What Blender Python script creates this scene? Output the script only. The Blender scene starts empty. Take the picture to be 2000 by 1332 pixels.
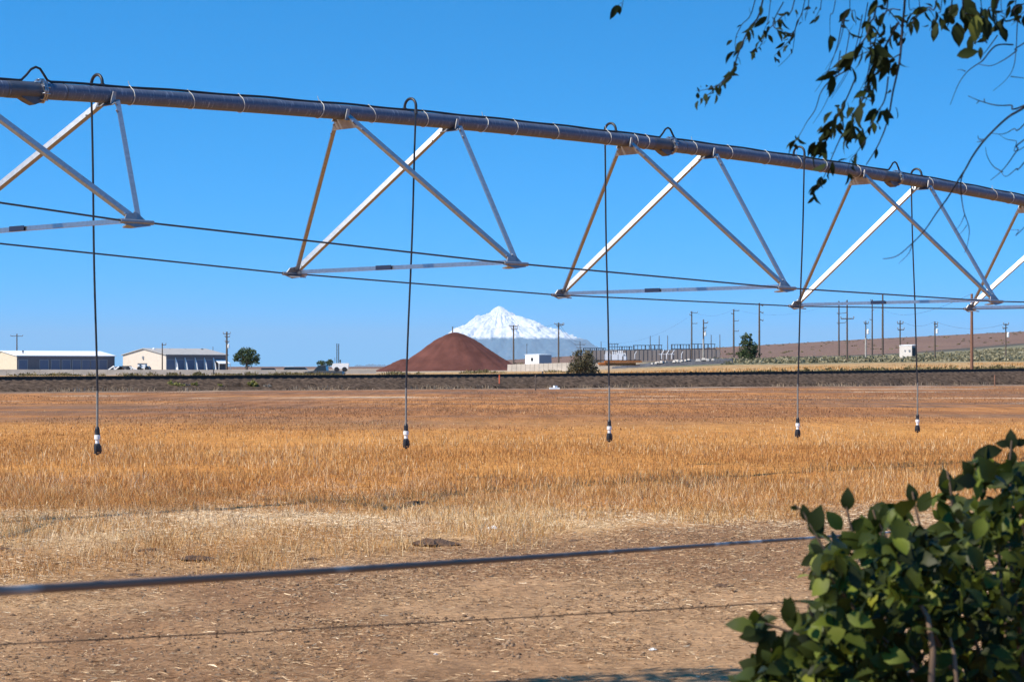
import bpy, math, random
import numpy as np
from mathutils import Vector
rng = np.random.default_rng(7)
random.seed(7)
C = bpy.context.scene.collection
SC = bpy.context.scene
R = math.radians

# ------------------------------------------------------------------ camera, sky, sun, exposure
EYE, F, HZ = 1.42, 4100.0, 716.0          # eye height, focal length in photo pixels, eye-level row
cam = bpy.data.cameras.new('camera')
camo = bpy.data.objects.new('camera', cam)
C.objects.link(camo)
camo.location = (0, 0, EYE)
camo.rotation_euler = (R(90), 0, 0)
cam.sensor_width = 36.0
cam.lens = 36.0 * F / 2000.0
cam.shift_y = (HZ - 666.0) / 2000.0
cam.clip_start, cam.clip_end = 0.1, 300000
cam.dof.use_dof = True
cam.dof.focus_distance = 30.0
cam.dof.aperture_fstop = 12.0
SC.camera = camo

SUN_EL, SUN_BETA = R(46), R(61)           # beta: how far the sun stands left of straight behind the camera
SUNV = Vector((-math.sin(SUN_BETA) * math.cos(SUN_EL), -math.cos(SUN_BETA) * math.cos(SUN_EL), math.sin(SUN_EL)))
w = bpy.data.worlds.new('World')
SC.world = w
w.use_nodes = True
nt = w.node_tree
nt.nodes.clear()
sky = nt.nodes.new('ShaderNodeTexSky')
sky.sky_type = 'NISHITA'
sky.sun_disc = False
sky.sun_elevation = SUN_EL
sky.sun_rotation = math.atan2(SUNV.x, SUNV.y)
sky.altitude = 700
sky.air_density = 1.0
sky.dust_density = 0.1
sky.ozone_density = 3.0
tc = nt.nodes.new('ShaderNodeTexCoord')
mp = nt.nodes.new('ShaderNodeMapping')
mp.inputs['Scale'].default_value = (1, 1, 2.1)
mp.inputs['Location'].default_value = (0, 0, 0.15)
hs = nt.nodes.new('ShaderNodeHueSaturation')
hs.inputs['Hue'].default_value = 0.494
hs.inputs['Saturation'].default_value = 1.85
hs.inputs['Value'].default_value = 1.32
bg = nt.nodes.new('ShaderNodeBackground')
bg.inputs['Strength'].default_value = 0.15
wo = nt.nodes.new('ShaderNodeOutputWorld')
nt.links.new(tc.outputs['Generated'], mp.inputs['Vector'])
nt.links.new(mp.outputs['Vector'], sky.inputs['Vector'])
nt.links.new(sky.outputs['Color'], hs.inputs['Color'])
nt.links.new(hs.outputs['Color'], bg.inputs['Color'])
nt.links.new(bg.outputs['Background'], wo.inputs['Surface'])

sun = bpy.data.lights.new('sun', 'SUN')
sun.energy = 5.0
sun.angle = R(0.53)
sun.color = (1.0, 0.91, 0.78)
suno = bpy.data.objects.new('sun', sun)
C.objects.link(suno)
suno.rotation_euler = (-SUNV).to_track_quat('-Z', 'Y').to_euler()
suno.location = SUNV * 50
SC.view_settings.view_transform = 'Standard'
SC.view_settings.look = 'None'
SC.view_settings.exposure = 0.45
SC.view_settings.gamma = 1.0
SC.cycles.use_denoising = True
SC.cycles.max_bounces = 8
SC.cycles.transparent_max_bounces = 8

HAZE_COL, HAZE_DEN = (0.64, 0.84, 1.0, 1), 1.3e-5
# ------------------------------------------------------------------ helpers
def P(px, py, D):
    """the place at distance D (metres ahead) that the photograph shows at photo pixel px, py"""
    return Vector(((px - 1000.0) / F * D, D, EYE - (py - HZ) / F * D))

def hash2(ix, iy, seed=0):
    h = (ix.astype(np.int64) * 374761393 + iy.astype(np.int64) * 668265263 + seed * 974634777) & 0xFFFFFFFF
    h = ((h ^ (h >> 13)) * 1274126177) & 0xFFFFFFFF
    return ((h ^ (h >> 16)) & 0xFFFF) / 65535.0

def vnoise(x, y, seed=0):
    x = np.asarray(x, float); y = np.asarray(y, float)
    ix, iy = np.floor(x), np.floor(y)
    fx, fy = x - ix, y - iy
    fx = fx * fx * (3 - 2 * fx); fy = fy * fy * (3 - 2 * fy)
    a = hash2(ix, iy, seed); b = hash2(ix + 1, iy, seed); c = hash2(ix, iy + 1, seed); d = hash2(ix + 1, iy + 1, seed)
    return (a * (1 - fx) + b * fx) * (1 - fy) + (c * (1 - fx) + d * fx) * fy

def fbm(x, y, o=4, seed=0):
    s = 0; a = 0.5; t = 0
    for k in range(o):
        s = s + a * vnoise(np.asarray(x) * 2**k, np.asarray(y) * 2**k, seed + k * 17); t += a; a *= 0.5
    return s / t

def sstep(a, b, x):
    t = np.clip((x - a) / (b - a), 0, 1)
    return t * t * (3 - 2 * t)

class MB:
    """collects shapes; build() links them as ONE mesh object"""
    def __init__(s): s.v = []; s.f = []; s.sm = []; s.mi = []
    def add(s, vs, fs, smooth=False, mi=0):
        o = len(s.v)
        s.v += [tuple(v) for v in vs]
        s.f += [[i + o for i in f] for f in fs]
        s.sm += [smooth] * len(fs); s.mi += [mi] * len(fs)
    def box(s, c, size, rz=0.0, mi=0, taper=1.0):
        hx, hy, hz = size[0] / 2, size[1] / 2, size[2] / 2
        cs, sn = math.cos(rz), math.sin(rz)
        vs = []
        for z, k in ((-hz, 1.0), (hz, taper)):
            for x, y in ((-hx, -hy), (hx, -hy), (hx, hy), (-hx, hy)):
                x *= k; y *= k
                vs.append((c[0] + x * cs - y * sn, c[1] + x * sn + y * cs, c[2] + z))
        s.add(vs, [(3, 2, 1, 0), (4, 5, 6, 7), (0, 1, 5, 4), (1, 2, 6, 5), (2, 3, 7, 6), (3, 0, 4, 7)], mi=mi)
    def tube(s, pts, r, n=8, cap=True, mi=0):
        pts = [Vector(p) for p in pts]
        rs = r if isinstance(r, (list, tuple)) else [r] * len(pts)
        d0 = (pts[1] - pts[0]).normalized()
        up = Vector((0, 0, 1)) if abs(d0.z) < 0.9 else Vector((1, 0, 0))
        u = d0.cross(up).normalized()
        vs = []
        for i, p in enumerate(pts):
            if i == 0: d = pts[1] - pts[0]
            elif i == len(pts) - 1: d = pts[-1] - pts[-2]
            else: d = (pts[i + 1] - pts[i]).normalized() + (pts[i] - pts[i - 1]).normalized()
            d.normalize()
            u = (u - d * u.dot(d)).normalized()
            v = d.cross(u)
            for k in range(n):
                a = 2 * math.pi * k / n
                vs.append(p + (u * math.cos(a) + v * math.sin(a)) * rs[i])
        fs = []
        for i in range(len(pts) - 1):
            for k in range(n):
                a, b = i * n + k, i * n + (k + 1) % n
                fs.append((a, b, b + n, a + n))
        s.add(vs, fs, True, mi)
        if cap:
            s.add(vs[:n], [tuple(range(n - 1, -1, -1))], mi=mi); s.add(vs[-n:], [tuple(range(n))], mi=mi)
    def lathe(s, c, prof, n=12, mi=0):
        vs = []
        for r, z in prof:
            for k in range(n):
                a = 2 * math.pi * k / n
                vs.append((c[0] + r * math.cos(a), c[1] + r * math.sin(a), c[2] + z))
        fs = []
        for i in range(len(prof) - 1):
            for k in range(n):
                a, b = i * n + k, i * n + (k + 1) % n
                fs.append((a, b, b + n, a + n))
        fs.append(tuple(range(n - 1, -1, -1))); m = (len(prof) - 1) * n
        fs.append(tuple(m + k for k in range(n)))
        s.add(vs, fs, False, mi)
    def angle(s, p, q, view, lit, w1=0.07, w2=0.07, t=0.006, phi=0.6):
        """an L-section steel angle from p to q; its outer corner looks at the viewer"""
        p, q = Vector(p), Vector(q)
        d = (q - p).normalized()
        nv = (view - d * view.dot(d)).normalized()
        e = d.cross(nv)
        if e.z * lit < 0: e = -e
        n1 = nv * math.cos(phi) + e * math.sin(phi)
        n2 = nv * math.sin(phi) - e * math.cos(phi)
        # leg one lies along -n2 with normal n1, leg two along -n1 with normal n2
        for n, l, ww in ((n1, -n2, w1), (n2, -n1, w2)):
            o = l * (t if n is n2 else 0)
            a, b = p + o, q + o
            vs = [a, a + l * ww, a + l * ww - n * t, a - n * t, b, b + l * ww, b + l * ww - n * t, b - n * t]
            s.add(vs, [(0, 1, 2, 3), (7, 6, 5, 4), (0, 4, 5, 1), (1, 5, 6, 2), (2, 6, 7, 3), (3, 7, 4, 0)])
    def plate(s, poly, t):
        """flat polygon given thickness t"""
        poly = [Vector(p) for p in poly]
        n = (poly[1] - poly[0]).cross(poly[2] - poly[0]).normalized() * (t / 2)
        k = len(poly)
        vs = [p + n for p in poly] + [p - n for p in poly]
        fs = [tuple(range(k)), tuple(range(2 * k - 1, k - 1, -1))] + [(i, i + k, (i + 1) % k + k, (i + 1) % k) for i in range(k)]
        s.add(vs, fs)
    def build(s, name, mats, parent=None):
        me = bpy.data.meshes.new(name)
        me.from_pydata(s.v, [], s.f)
        for m in (mats if isinstance(mats, (list, tuple)) else [mats]): me.materials.append(m)
        me.polygons.foreach_set('use_smooth', s.sm)
        me.polygons.foreach_set('material_index', s.mi)
        me.update()
        o = bpy.data.objects.new(name, me)
        C.objects.link(o)
        if parent is not None:
            o.parent = parent
            o.matrix_parent_inverse = parent.matrix_basis.inverted()
        return o

def np_mesh(name, V, faces, mat, attrs=None, parent=None, smooth=False, mat_idx=None):
    """fast mesh from numpy: V (n,3), faces = list of (m,k) index arrays"""
    me = bpy.data.meshes.new(name)
    me.vertices.add(len(V)); me.vertices.foreach_set('co', np.ascontiguousarray(V, np.float32).ravel())
    loops = np.concatenate([f.ravel() for f in faces]).astype(np.int32)
    tot = np.concatenate([np.full(len(f), f.shape[1], np.int32) for f in faces])
    st = np.concatenate([[0], np.cumsum(tot)[:-1]]).astype(np.int32)
    me.loops.add(len(loops)); me.loops.foreach_set('vertex_index', loops)
    me.polygons.add(len(tot)); me.polygons.foreach_set('loop_start', st); me.polygons.foreach_set('loop_total', tot)
    if smooth: me.polygons.foreach_set('use_smooth', np.ones(len(tot), bool))
    for m in (mat if isinstance(mat, (list, tuple)) else [mat]): me.materials.append(m)
    if attrs:
        for k, a in attrs.items():
            if a.ndim == 1:
                at = me.attributes.new(k, 'FLOAT', 'POINT'); at.data.foreach_set('value', a.astype(np.float32))
            else:
                at = me.attributes.new(k, 'FLOAT_COLOR', 'POINT')
                at.data.foreach_set('color', np.concatenate([a, np.ones((len(a), 1))], 1).astype(np.float32).ravel())
    me.update(calc_edges=True); me.validate()
    o = bpy.data.objects.new(name, me)
    C.objects.link(o)
    if parent is not None:
        o.parent = parent
        o.matrix_parent_inverse = parent.matrix_basis.inverted()
    return o

def tag(o, label=None, cat=None, group=None, kind=None):
    if label: o['label'] = label
    if cat: o['category'] = cat
    if group: o['group'] = group
    if kind: o['kind'] = kind
    return o

def thing(name, loc, label, cat, group=None):
    o = bpy.data.objects.new(name, None)
    o.empty_display_size = 0.2
    o.location = loc
    C.objects.link(o)
    return tag(o, label, cat, group)

def mat(name, col, rough=0.7, metal=0.0, var=0.0, scale=8.0, bump=0.0, bscale=40.0, stretch=None, spec=0.5):
    m = bpy.data.materials.new(name); m.use_nodes = True
    n, l = m.node_tree.nodes, m.node_tree.links
    b = n['Principled BSDF']
    b.inputs['Roughness'].default_value = rough; b.inputs['Metallic'].default_value = metal
    b.inputs['Specular IOR Level'].default_value = spec
    b.inputs['Base Color'].default_value = (*col, 1)
    t = n.new('ShaderNodeTexCoord')
    src = t.outputs['Object']
    if stretch:
        mpn = n.new('ShaderNodeMapping'); mpn.inputs['Scale'].default_value = stretch
        l.new(src, mpn.inputs['Vector']); src = mpn.outputs['Vector']
    if var:
        nz = n.new('ShaderNodeTexNoise'); nz.inputs['Scale'].default_value = scale; nz.inputs['Detail'].default_value = 6
        nz.inputs['Roughness'].default_value = 0.65
        l.new(src, nz.inputs['Vector'])
        r = n.new('ShaderNodeMapRange'); r.inputs['From Min'].default_value = 0.3; r.inputs['From Max'].default_value = 0.7
        r.inputs['To Min'].default_value = 1 - var; r.inputs['To Max'].default_value = 1 + var
        l.new(nz.outputs['Fac'], r.inputs['Value'])
        x = n.new('ShaderNodeVectorMath'); x.operation = 'SCALE'; x.inputs[0].default_value = col
        l.new(r.outputs['Result'], x.inputs['Scale'])
        l.new(x.outputs['Vector'], b.inputs['Base Color'])
    if bump:
        nz = n.new('ShaderNodeTexNoise'); nz.inputs['Scale'].default_value = bscale; nz.inputs['Detail'].default_value = 8
        l.new(src, nz.inputs['Vector'])
        bp = n.new('ShaderNodeBump'); bp.inputs['Strength'].default_value = bump; bp.inputs['Distance'].default_value = 0.05
        l.new(nz.outputs['Fac'], bp.inputs['Height']); l.new(bp.outputs['Normal'], b.inputs['Normal'])
    return m

def attr_mat(name, stops, rough=0.8, trans=0.0, spec=0.3):
    """colour from a per-blade / per-leaf random number; optional light through the leaf"""
    m = bpy.data.materials.new(name); m.use_nodes = True
    n, l = m.node_tree.nodes, m.node_tree.links
    b = n['Principled BSDF']; b.inputs['Roughness'].default_value = rough; b.inputs['Specular IOR Level'].default_value = spec
    a = n.new('ShaderNodeAttribute'); a.attribute_name = 'rnd'
    r = n.new('ShaderNodeValToRGB')
    els = r.color_ramp.elements
    els[0].position, els[0].color = stops[0][0], (*stops[0][1], 1)
    els[1].position, els[1].color = stops[-1][0], (*stops[-1][1], 1)
    for p_, c_ in stops[1:-1]:
        e = els.new(p_); e.color = (*c_, 1)
    l.new(a.outputs['Fac'], r.inputs['Fac']); l.new(r.outputs['Color'], b.inputs['Base Color'])
    if trans:
        t = n.new('ShaderNodeBsdfTranslucent'); mx = n.new('ShaderNodeMixShader'); mx.inputs['Fac'].default_value = trans
        l.new(r.outputs['Color'], t.inputs['Color'])
        l.new(b.outputs['BSDF'], mx.inputs[1]); l.new(t.outputs['BSDF'], mx.inputs[2])
        l.new(mx.outputs['Shader'], n['Material Output'].inputs['Surface'])
    return m

M = {}
M['galv_dark'] = mat('weathered_galvanised_pipe', (0.085, 0.09, 0.105), 0.5, 0.35, 0.3, 6, 0.12, 60)
M['galv'] = mat('bright_galvanised_steel', (0.31, 0.33, 0.36), 0.33, 0.85, 0.18, 30)
M['galv_mid'] = mat('grey_galvanised_steel', (0.28, 0.285, 0.30), 0.5, 0.6, 0.15, 25)
M['steel_dark'] = mat('dark_steel_rod', (0.06, 0.062, 0.068), 0.5, 0.5, 0.2, 20)
M['rubber'] = mat('black_rubber', (0.016, 0.016, 0.018), 0.45, 0, 0.2, 20)
M['hosegrey'] = mat('grey_drop_pipe', (0.20, 0.185, 0.165), 0.4, 0.0, 0.2, 20)
M['tie'] = mat('pale_cable_tie', (0.62, 0.60, 0.54), 0.5)
M['white'] = mat('white_paint', (0.80, 0.80, 0.78), 0.5, 0, 0.06, 3)
M['wood'] = mat('weathered_pole_wood', (0.105, 0.075, 0.055), 0.85, 0, 0.3, 3, stretch=(6, 6, 0.6))
M['woodred'] = mat('reddish_pole_wood', (0.20, 0.095, 0.055), 0.85, 0, 0.25, 3, stretch=(6, 6, 0.6))
M['concrete'] = mat('pale_concrete', (0.42, 0.375, 0.32), 0.9, 0, 0.2, 0.5, stretch=(1, 1, 3))
M['grey'] = mat('grey_paint', (0.25, 0.26, 0.28), 0.6)
M['black'] = mat('black_paint', (0.02, 0.02, 0.022), 0.5)

# ------------------------------------------------------------------ terrain
TL, TR = (-29.5, 121.0), (41.7, 171.0)           # the railway runs through these two ground points
TD = np.array([TR[0] - TL[0], TR[1] - TL[1]]); TLEN = float(np.hypot(*TD)); TD = TD / TLEN; TN = np.array([-TD[1], TD[0]])
def track_w(x, y): return (x - TL[0]) * TN[0] + (y - TL[1]) * TN[1]
def track_t(x, y): return ((x - TL[0]) * TD[0] + (y - TL[1]) * TD[1]) / TLEN
def track_top(t): return np.interp(t, [-4, -1, 0, 0.41, 0.7, 1, 2, 5], [0.6, 0.6, 0.63, 0.70, 0.84, 1.04, 1.5, 2.0])

PXC = np.array([-500, 0, 500, 800, 1000, 1200, 1400, 1700, 2000, 2600.])
DRW = np.array([180, 260, 330, 450, 700, 1200, 2500.])
PYT = np.array([[738, 738, 738, 737, 735, 733, 728, 724, 721, 718],
                [733, 733, 732, 729, 726, 724, 715, 710, 708, 703],
                [729, 729, 728, 725, 723, 717, 709, 704, 702, 696],
                [723, 723, 723, 722, 720, 712, 706, 699, 694, 684],
                [720, 720, 720, 719, 717, 706, 701, 692, 681, 664],
                [718, 718, 718, 717, 711, 699, 692, 682, 665, 642],
                [717, 717, 717, 716, 702.5, 690, 679, 662, 648, 622.]])
ZT = EYE - (PYT - HZ) * DRW[:, None] / F
def bil(px, D):
    i = np.clip(np.searchsorted(PXC, px) - 1, 0, len(PXC) - 2); fx = np.clip((px - PXC[i]) / (PXC[i + 1] - PXC[i]), 0, 1)
    ld = np.log(np.maximum(D, 100)); lr = np.log(DRW)
    j = np.clip(np.searchsorted(lr, ld) - 1, 0, len(DRW) - 2); fy = np.clip((ld - lr[j]) / (lr[j + 1] - lr[j]), 0, 1)
    return (ZT[j, i] * (1 - fx) + ZT[j, i + 1] * fx) * (1 - fy) + (ZT[j + 1, i] * (1 - fx) + ZT[j + 1, i + 1] * fx) * fy
def ground_z(x, y):
    x = np.asarray(x, float); y = np.asarray(y, float)
    D = np.maximum(y, 1.0); px = 1000 + x / D * F
    zf = bil(px, D)
    ww = track_w(x, y); tt = track_t(x, y)
    zb = track_top(tt) - 0.28
    k = sstep(4, 40, ww)
    zfar = zb * (1 - k) + zf * k
    zfar = zfar * (1 - sstep(4000, 16000, y))
    near = 0.05 * (fbm(x / 3.0, y / 3.0, 3, 5) - 0.5) * sstep(6, 12, y) + 0.03 * (fbm(x / 0.35, y / 0.35, 3, 9) - 0.5)
    near = near * (1 - sstep(60, 120, y))
    rough = (fbm(x / 12, y / 12, 3, 21) - 0.5) * 0.5 * sstep(260, 420, y) * (1 - sstep(700, 1500, y)) * sstep(1150, 1500, px)
    return near * (1 - sstep(-3, -1, ww)) + zfar * sstep(-1.6, 1.8, ww) + rough
def gz(x, y): return float(ground_z(np.array([x]), np.array([y]))[0])

def soil_edge(px): return np.interp(px, [-400, 0, 350, 700, 1000, 1400, 1900, 2400], [12.4, 13.2, 14.6, 16.4, 17.4, 18.6, 22.0, 26])
def ground_col(x, y):
    D = np.maximum(y, 1.0); px = 1000 + x / D * F
    n1 = fbm(x / 1.5, y / 2.5, 4, 31); n2 = fbm(x / 9, y / 14, 4, 41); n3 = fbm(x / 14.0, y / 3.0, 4, 51)
    def c(r, g, b): return np.array([r, g, b])[None, :] * np.ones((len(x), 1))
    def mix(a, b, t): return a * (1 - t[:, None]) + b * t[:, None]
    soil = mix(c(0.31, 0.165, 0.078), c(0.46, 0.270, 0.135), sstep(0.35, 0.65, n1))
    stub = mix(c(0.46, 0.245, 0.095), c(0.58, 0.38, 0.19), sstep(0.4, 0.7, n1))
    col = mix(soil, stub, sstep(-1.6, 1.2, D - soil_edge(px) + (n1 - 0.5) * 5))
    gold = mix(c(0.52, 0.215, 0.05), c(0.60, 0.28, 0.07), n1)
    col = mix(col, gold, sstep(20, 22, D + (n2 - 0.5) * 3))
    brown = mix(c(0.285, 0.122, 0.046), c(0.42, 0.180, 0.055), sstep(0.36, 0.62, n2))
    brown = mix(brown, c(0.20, 0.115, 0.070), sstep(0.46, 0.66, n3) * 0.85)
    brown = mix(brown, c(0.56, 0.40, 0.26), sstep(0.66, 0.76, fbm(x / 7.0, y / 2.2, 4, 77)) * sstep(70, 100, y))
    col = mix(col, brown, sstep(40, 62, D + (n2 - 0.5) * 26))
    ww = track_w(x, y)
    verge = mix(c(0.20, 0.13, 0.085), c(0.40, 0.29, 0.20), sstep(0.52, 0.72, fbm(x / 3, y / 1.2, 4, 61)))
    col = mix(col, verge, sstep(-13, -6, ww + (n2 - 0.5) * 9))
    straw = mix(c(0.40, 0.24, 0.10), c(0.48, 0.30, 0.135), n2)
    straw = mix(c(0.50, 0.36, 0.24), straw, sstep(4, 9, ww))
    col = mix(col, straw, sstep(0.5, 2, ww))
    right = sstep(1150, 1330, px)
    sage = mix(c(0.155, 0.150, 0.085), c(0.31, 0.27, 0.165), sstep(0.38, 0.62, fbm(x / 5, y / 9, 4, 71)))
    col = mix(col, sage, sstep(258, 285, D + (n2 - 0.5) * 40) * right)
    left = mix(c(0.36, 0.28, 0.20), c(0.42, 0.34, 0.24), n2)
    col = mix(col, left, sstep(255, 300, D) * (1 - right))
    hill = mix(c(0.175, 0.105, 0.075), c(0.225, 0.140, 0.098), fbm(x / 40, y / 200, 4, 91))
    edge = np.interp(px, [1000, 1500, 1700, 2000], [560, 620, 640, 900])
    col = mix(col, c(0.085, 0.078, 0.060), sstep(-130, -60, D - edge + (n2 - 0.5) * 60) * right)
    col = mix(col, hill, sstep(-30, 20, D - edge + (n2 - 0.5) * 50))
    return col
def axis_sinh(half, n, a):
    k = np.arcsinh(half / a)
    return a * np.sinh(np.linspace(-k, k, n))
gx = axis_sinh(60000, 520, 1.2)
gy = np.concatenate([[-200, -60, -20, -6, 0, 3, 6], np.arange(8.6, 30, 0.09), 30 * np.exp(np.linspace(0, math.log(130000 / 30), 430))])
GX, GY = np.meshgrid(gx, gy)
fxv, fyv = GX.ravel(), GY.ravel()
V = np.stack([fxv, fyv, ground_z(fxv, fyv)], 1)
idx = np.arange(len(V)).reshape(GX.shape)
Q = np.stack([idx[:-1, :-1].ravel(), idx[:-1, 1:].ravel(), idx[1:, 1:].ravel(), idx[1:, :-1].ravel()], 1)
gm = bpy.data.materials.new('dry_field_ground'); gm.use_nodes = True
n, l = gm.node_tree.nodes, gm.node_tree.links
b = n['Principled BSDF']; b.inputs['Roughness'].default_value = 0.95; b.inputs['Specular IOR Level'].default_value = 0.15
at = n.new('ShaderNodeAttribute'); at.attribute_name = 'col'
geo = n.new('ShaderNodeNewGeometry')
def noise_node(scale, detail=8, rough=0.65, vec=None):
    q = n.new('ShaderNodeTexNoise'); q.inputs['Scale'].default_value = scale; q.inputs['Detail'].default_value = detail; q.inputs['Roughness'].default_value = rough
    l.new(vec or geo.outputs['Position'], q.inputs['Vector']); return q
q1 = noise_node(16, 10, 0.75); q2 = noise_node(0.9, 8, 0.7)
mp2 = n.new('ShaderNodeMapping'); mp2.inputs['Scale'].default_value = (1.0, 0.45, 1.0); l.new(geo.outputs['Position'], mp2.inputs['Vector'])
q3 = noise_node(3.5, 9, 0.75, mp2.outputs['Vector'])
def rng_node(src, lo, hi, a=0.3, bb=0.7):
    r = n.new('ShaderNodeMapRange'); r.inputs['From Min'].default_value = a; r.inputs['From Max'].default_value = bb
    r.inputs['To Min'].default_value = lo; r.inputs['To Max'].default_value = hi; l.new(src, r.inputs['Value']); return r
r1, r2, r3 = rng_node(q1.outputs['Fac'], 0.45, 1.5), rng_node(q2.outputs['Fac'], 0.84, 1.16), rng_node(q3.outputs['Fac'], 0.72, 1.25)
mm = n.new('ShaderNodeMath'); mm.operation = 'MULTIPLY'; l.new(r1.outputs[0], mm.inputs[0]); l.new(r2.outputs[0], mm.inputs[1])
mm2 = n.new('ShaderNodeMath'); mm2.operation = 'MULTIPLY'; l.new(mm.outputs[0], mm2.inputs[0]); l.new(r3.outputs[0], mm2.inputs[1])
sc = n.new('ShaderNodeVectorMath'); sc.operation = 'SCALE'; l.new(at.outputs['Color'], sc.inputs[0]); l.new(mm2.outputs[0], sc.inputs['Scale'])
mp4 = n.new('ShaderNodeMapping'); mp4.inputs['Scale'].default_value = (1.6, 0.13, 1.0); l.new(geo.outputs['Position'], mp4.inputs['Vector'])
q4 = noise_node(1.0, 9, 0.72, mp4.outputs['Vector'])
r4 = rng_node(q4.outputs['Fac'], 0.62, 1.36, 0.34, 0.66)
sy_ = n.new('ShaderNodeSeparateXYZ'); l.new(geo.outputs['Position'], sy_.inputs[0])
f4 = n.new('ShaderNodeMapRange'); f4.inputs['From Min'].default_value = 35; f4.inputs['From Max'].default_value = 70; l.new(sy_.outputs['Y'], f4.inputs['Value'])
m4 = n.new('ShaderNodeMix'); m4.inputs['A'].default_value = 1.0; l.new(f4.outputs[0], m4.inputs['Factor']); l.new(r4.outputs[0], m4.inputs['B'])
sc4 = n.new('ShaderNodeVectorMath'); sc4.operation = 'SCALE'; l.new(sc.outputs['Vector'], sc4.inputs[0]); l.new(m4.outputs[0], sc4.inputs['Scale'])
l.new(sc4.outputs['Vector'], b.inputs['Base Color'])
bp = n.new('ShaderNodeBump'); bp.inputs['Strength'].default_value = 0.9; bp.inputs['Distance'].default_value = 0.03
l.new(q1.outputs['Fac'], bp.inputs['Height']); l.new(bp.outputs['Normal'], b.inputs['Normal'])
tag(np_mesh('ground', V, [Q], gm, {'col': ground_col(fxv, fyv)}, smooth=True), kind='structure')

# ------------------------------------------------------------------ railway: ballast bank and two rails
def track_pt(t, off, z): 
    x = TL[0] + TD[0] * t * TLEN + TN[0] * off; y = TL[1] + TD[1] * t * TLEN + TN[1] * off
    return (x, y, z)
ts = np.linspace(-2.0, 3.2, 1500)
prof = [(-4.4, -0.1), (-4.0, None), (-3.5, None), (-3.0, None), (-2.5, None), (-1.9, 0.0), (1.9, 0.0), (3.4, -0.75)]
bv = []
for i, t in enumerate(ts):
    top = float(track_top(t))
    for k, (off, dz) in enumerate(prof):
        if k == 0: z = -0.12
        elif dz is None: z = top * (off + 4.4) / 2.5
        else: z = top + dz
        p = track_pt(t, off, z)
        bv.append(p)
bv = np.array(bv)
nz_ = (fbm(bv[:, 0] / 0.5 + bv[:, 2] * 3, bv[:, 1] / 0.5, 3, 3) - 0.5)
jit = (fbm(bv[:, 0] / 2.5, bv[:, 1] / 2.5, 3, 13) - 0.5)
kk = np.tile(np.arange(len(prof)), len(ts))
bv[:, 2] += np.where((kk > 0) & (kk < 5), nz_ * 0.07, 0)
bv[:, 0] += np.where(kk < 3, TN[0] * jit * 1.6, 0); bv[:, 1] += np.where(kk < 3, TN[1] * jit * 1.6, 0)
bi = np.arange(len(bv)).reshape(len(ts), len(prof))
bq = np.stack([bi[:-1, :-1].ravel(), bi[1:, :-1].ravel(), bi[1:, 1:].ravel(), bi[:-1, 1:].ravel()], 1)[:, ::-1]
bm_ = mat('dark_ballast_gravel', (0.085, 0.058, 0.040), 0.95, 0, 0.9, 3.6, 0.6, 6, spec=0.05)
tag(np_mesh('ballast', bv, [bq], bm_, smooth=False), kind='structure')
rt = thing('railway_track', track_pt(0.4, 0, track_top(0.4)), 'long dark steel railway track along the top of the gravel bank', 'railway track')
rust = mat('rusty_rail_steel', (0.040, 0.024, 0.018), 0.7, 0.1, 0.2, 4)
for off in (-0.72, 0.72):
    mb = MB()
    tt_ = np.linspace(-2, 3.2, 160)
    for a in range(len(tt_) - 1):
        p0, p1 = (Vector(track_pt(tt_[a + d_], off, float(track_top(tt_[a + d_])))) for d_ in (0, 1))
        side = Vector((TN[0], TN[1], 0))
        vs = []
        for p_ in (p0, p1):
            vs += [p_ + side * s_ + Vector((0, 0, z_)) for s_, z_ in ((-0.07, -0.02), (0.07, -0.02), (0.02, 0.06), (0.036, 0.22), (-0.036, 0.22), (-0.02, 0.06))]
        mb.add(vs, [(i, (i + 1) % 6, (i + 1) % 6 + 6, i + 6) for i in range(6)])
    mb.build('rail', rust, rt)
mb = MB()
for i in range(700):
    t = -0.5 + i * 0.62 / TLEN
    if t > 2: break
    p_ = track_pt(t, 0, float(track_top(t)) + 0.0)
    mb.box(p_, (2.5, 0.24, 0.06), math.atan2(TN[1], TN[0]))
tag(mb.build('sleepers', M['wood'], rt), kind='stuff')

# ------------------------------------------------------------------ the irrigation span
# fitted: pipe axis passes (X0,Y0) with heading TH; pipe and truss heights are gentle arcs
X0, Y0, TH = 0.463, 26.3211, 0.8143
T = Vector((math.cos(TH), math.sin(TH), 0)); N_ = Vector((math.sin(TH), -math.cos(TH), 0))   # along the pipe, and towards the camera
UP = Vector((0, 0, 1))
def pipe_z(s): return EYE + 2.941 + 0.0099 * s - 0.0023 * s * s
def rod_z(s): return EYE + 1.0516 - 0.0265 * s + 0.0018 * s * s
def on(s, near=0.0, z=0.0): return Vector((X0, Y0, 0)) + T * s + N_ * near + UP * z
STN = [-12.5, -7.5612, -2.6006, 2.37, 7.7527, 12.6495, 17.5]
WN = [1.8, 1.6642, 1.8769, 1.9343, 1.7873, 1.8, 1.8]; WF = [1.8, 1.8, 1.8424, 1.9321, 1.7788, 1.5945, 1.8]
HB, AP, AZ = 0.878, 0.121, -0.0764
PR = 0.084
S0, S1 = -17.0, 22.0
span = thing('irrigation_span', on(0, 0, 0), 'long galvanised irrigation pipe span with triangular truss bracing above the dry field', 'irrigation span')
pm = bpy.data.materials.new('weathered_pipe'); pm.use_nodes = True
n, l = pm.node_tree.nodes, pm.node_tree.links
b = n['Principled BSDF']; b.inputs['Roughness'].default_value = 0.55; b.inputs['Metallic'].default_value = 0.2
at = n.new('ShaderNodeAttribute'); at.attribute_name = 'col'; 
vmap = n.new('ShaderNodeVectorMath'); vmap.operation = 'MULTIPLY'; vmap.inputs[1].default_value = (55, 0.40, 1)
l.new(at.outputs['Vector'], vmap.inputs[0])
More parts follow.
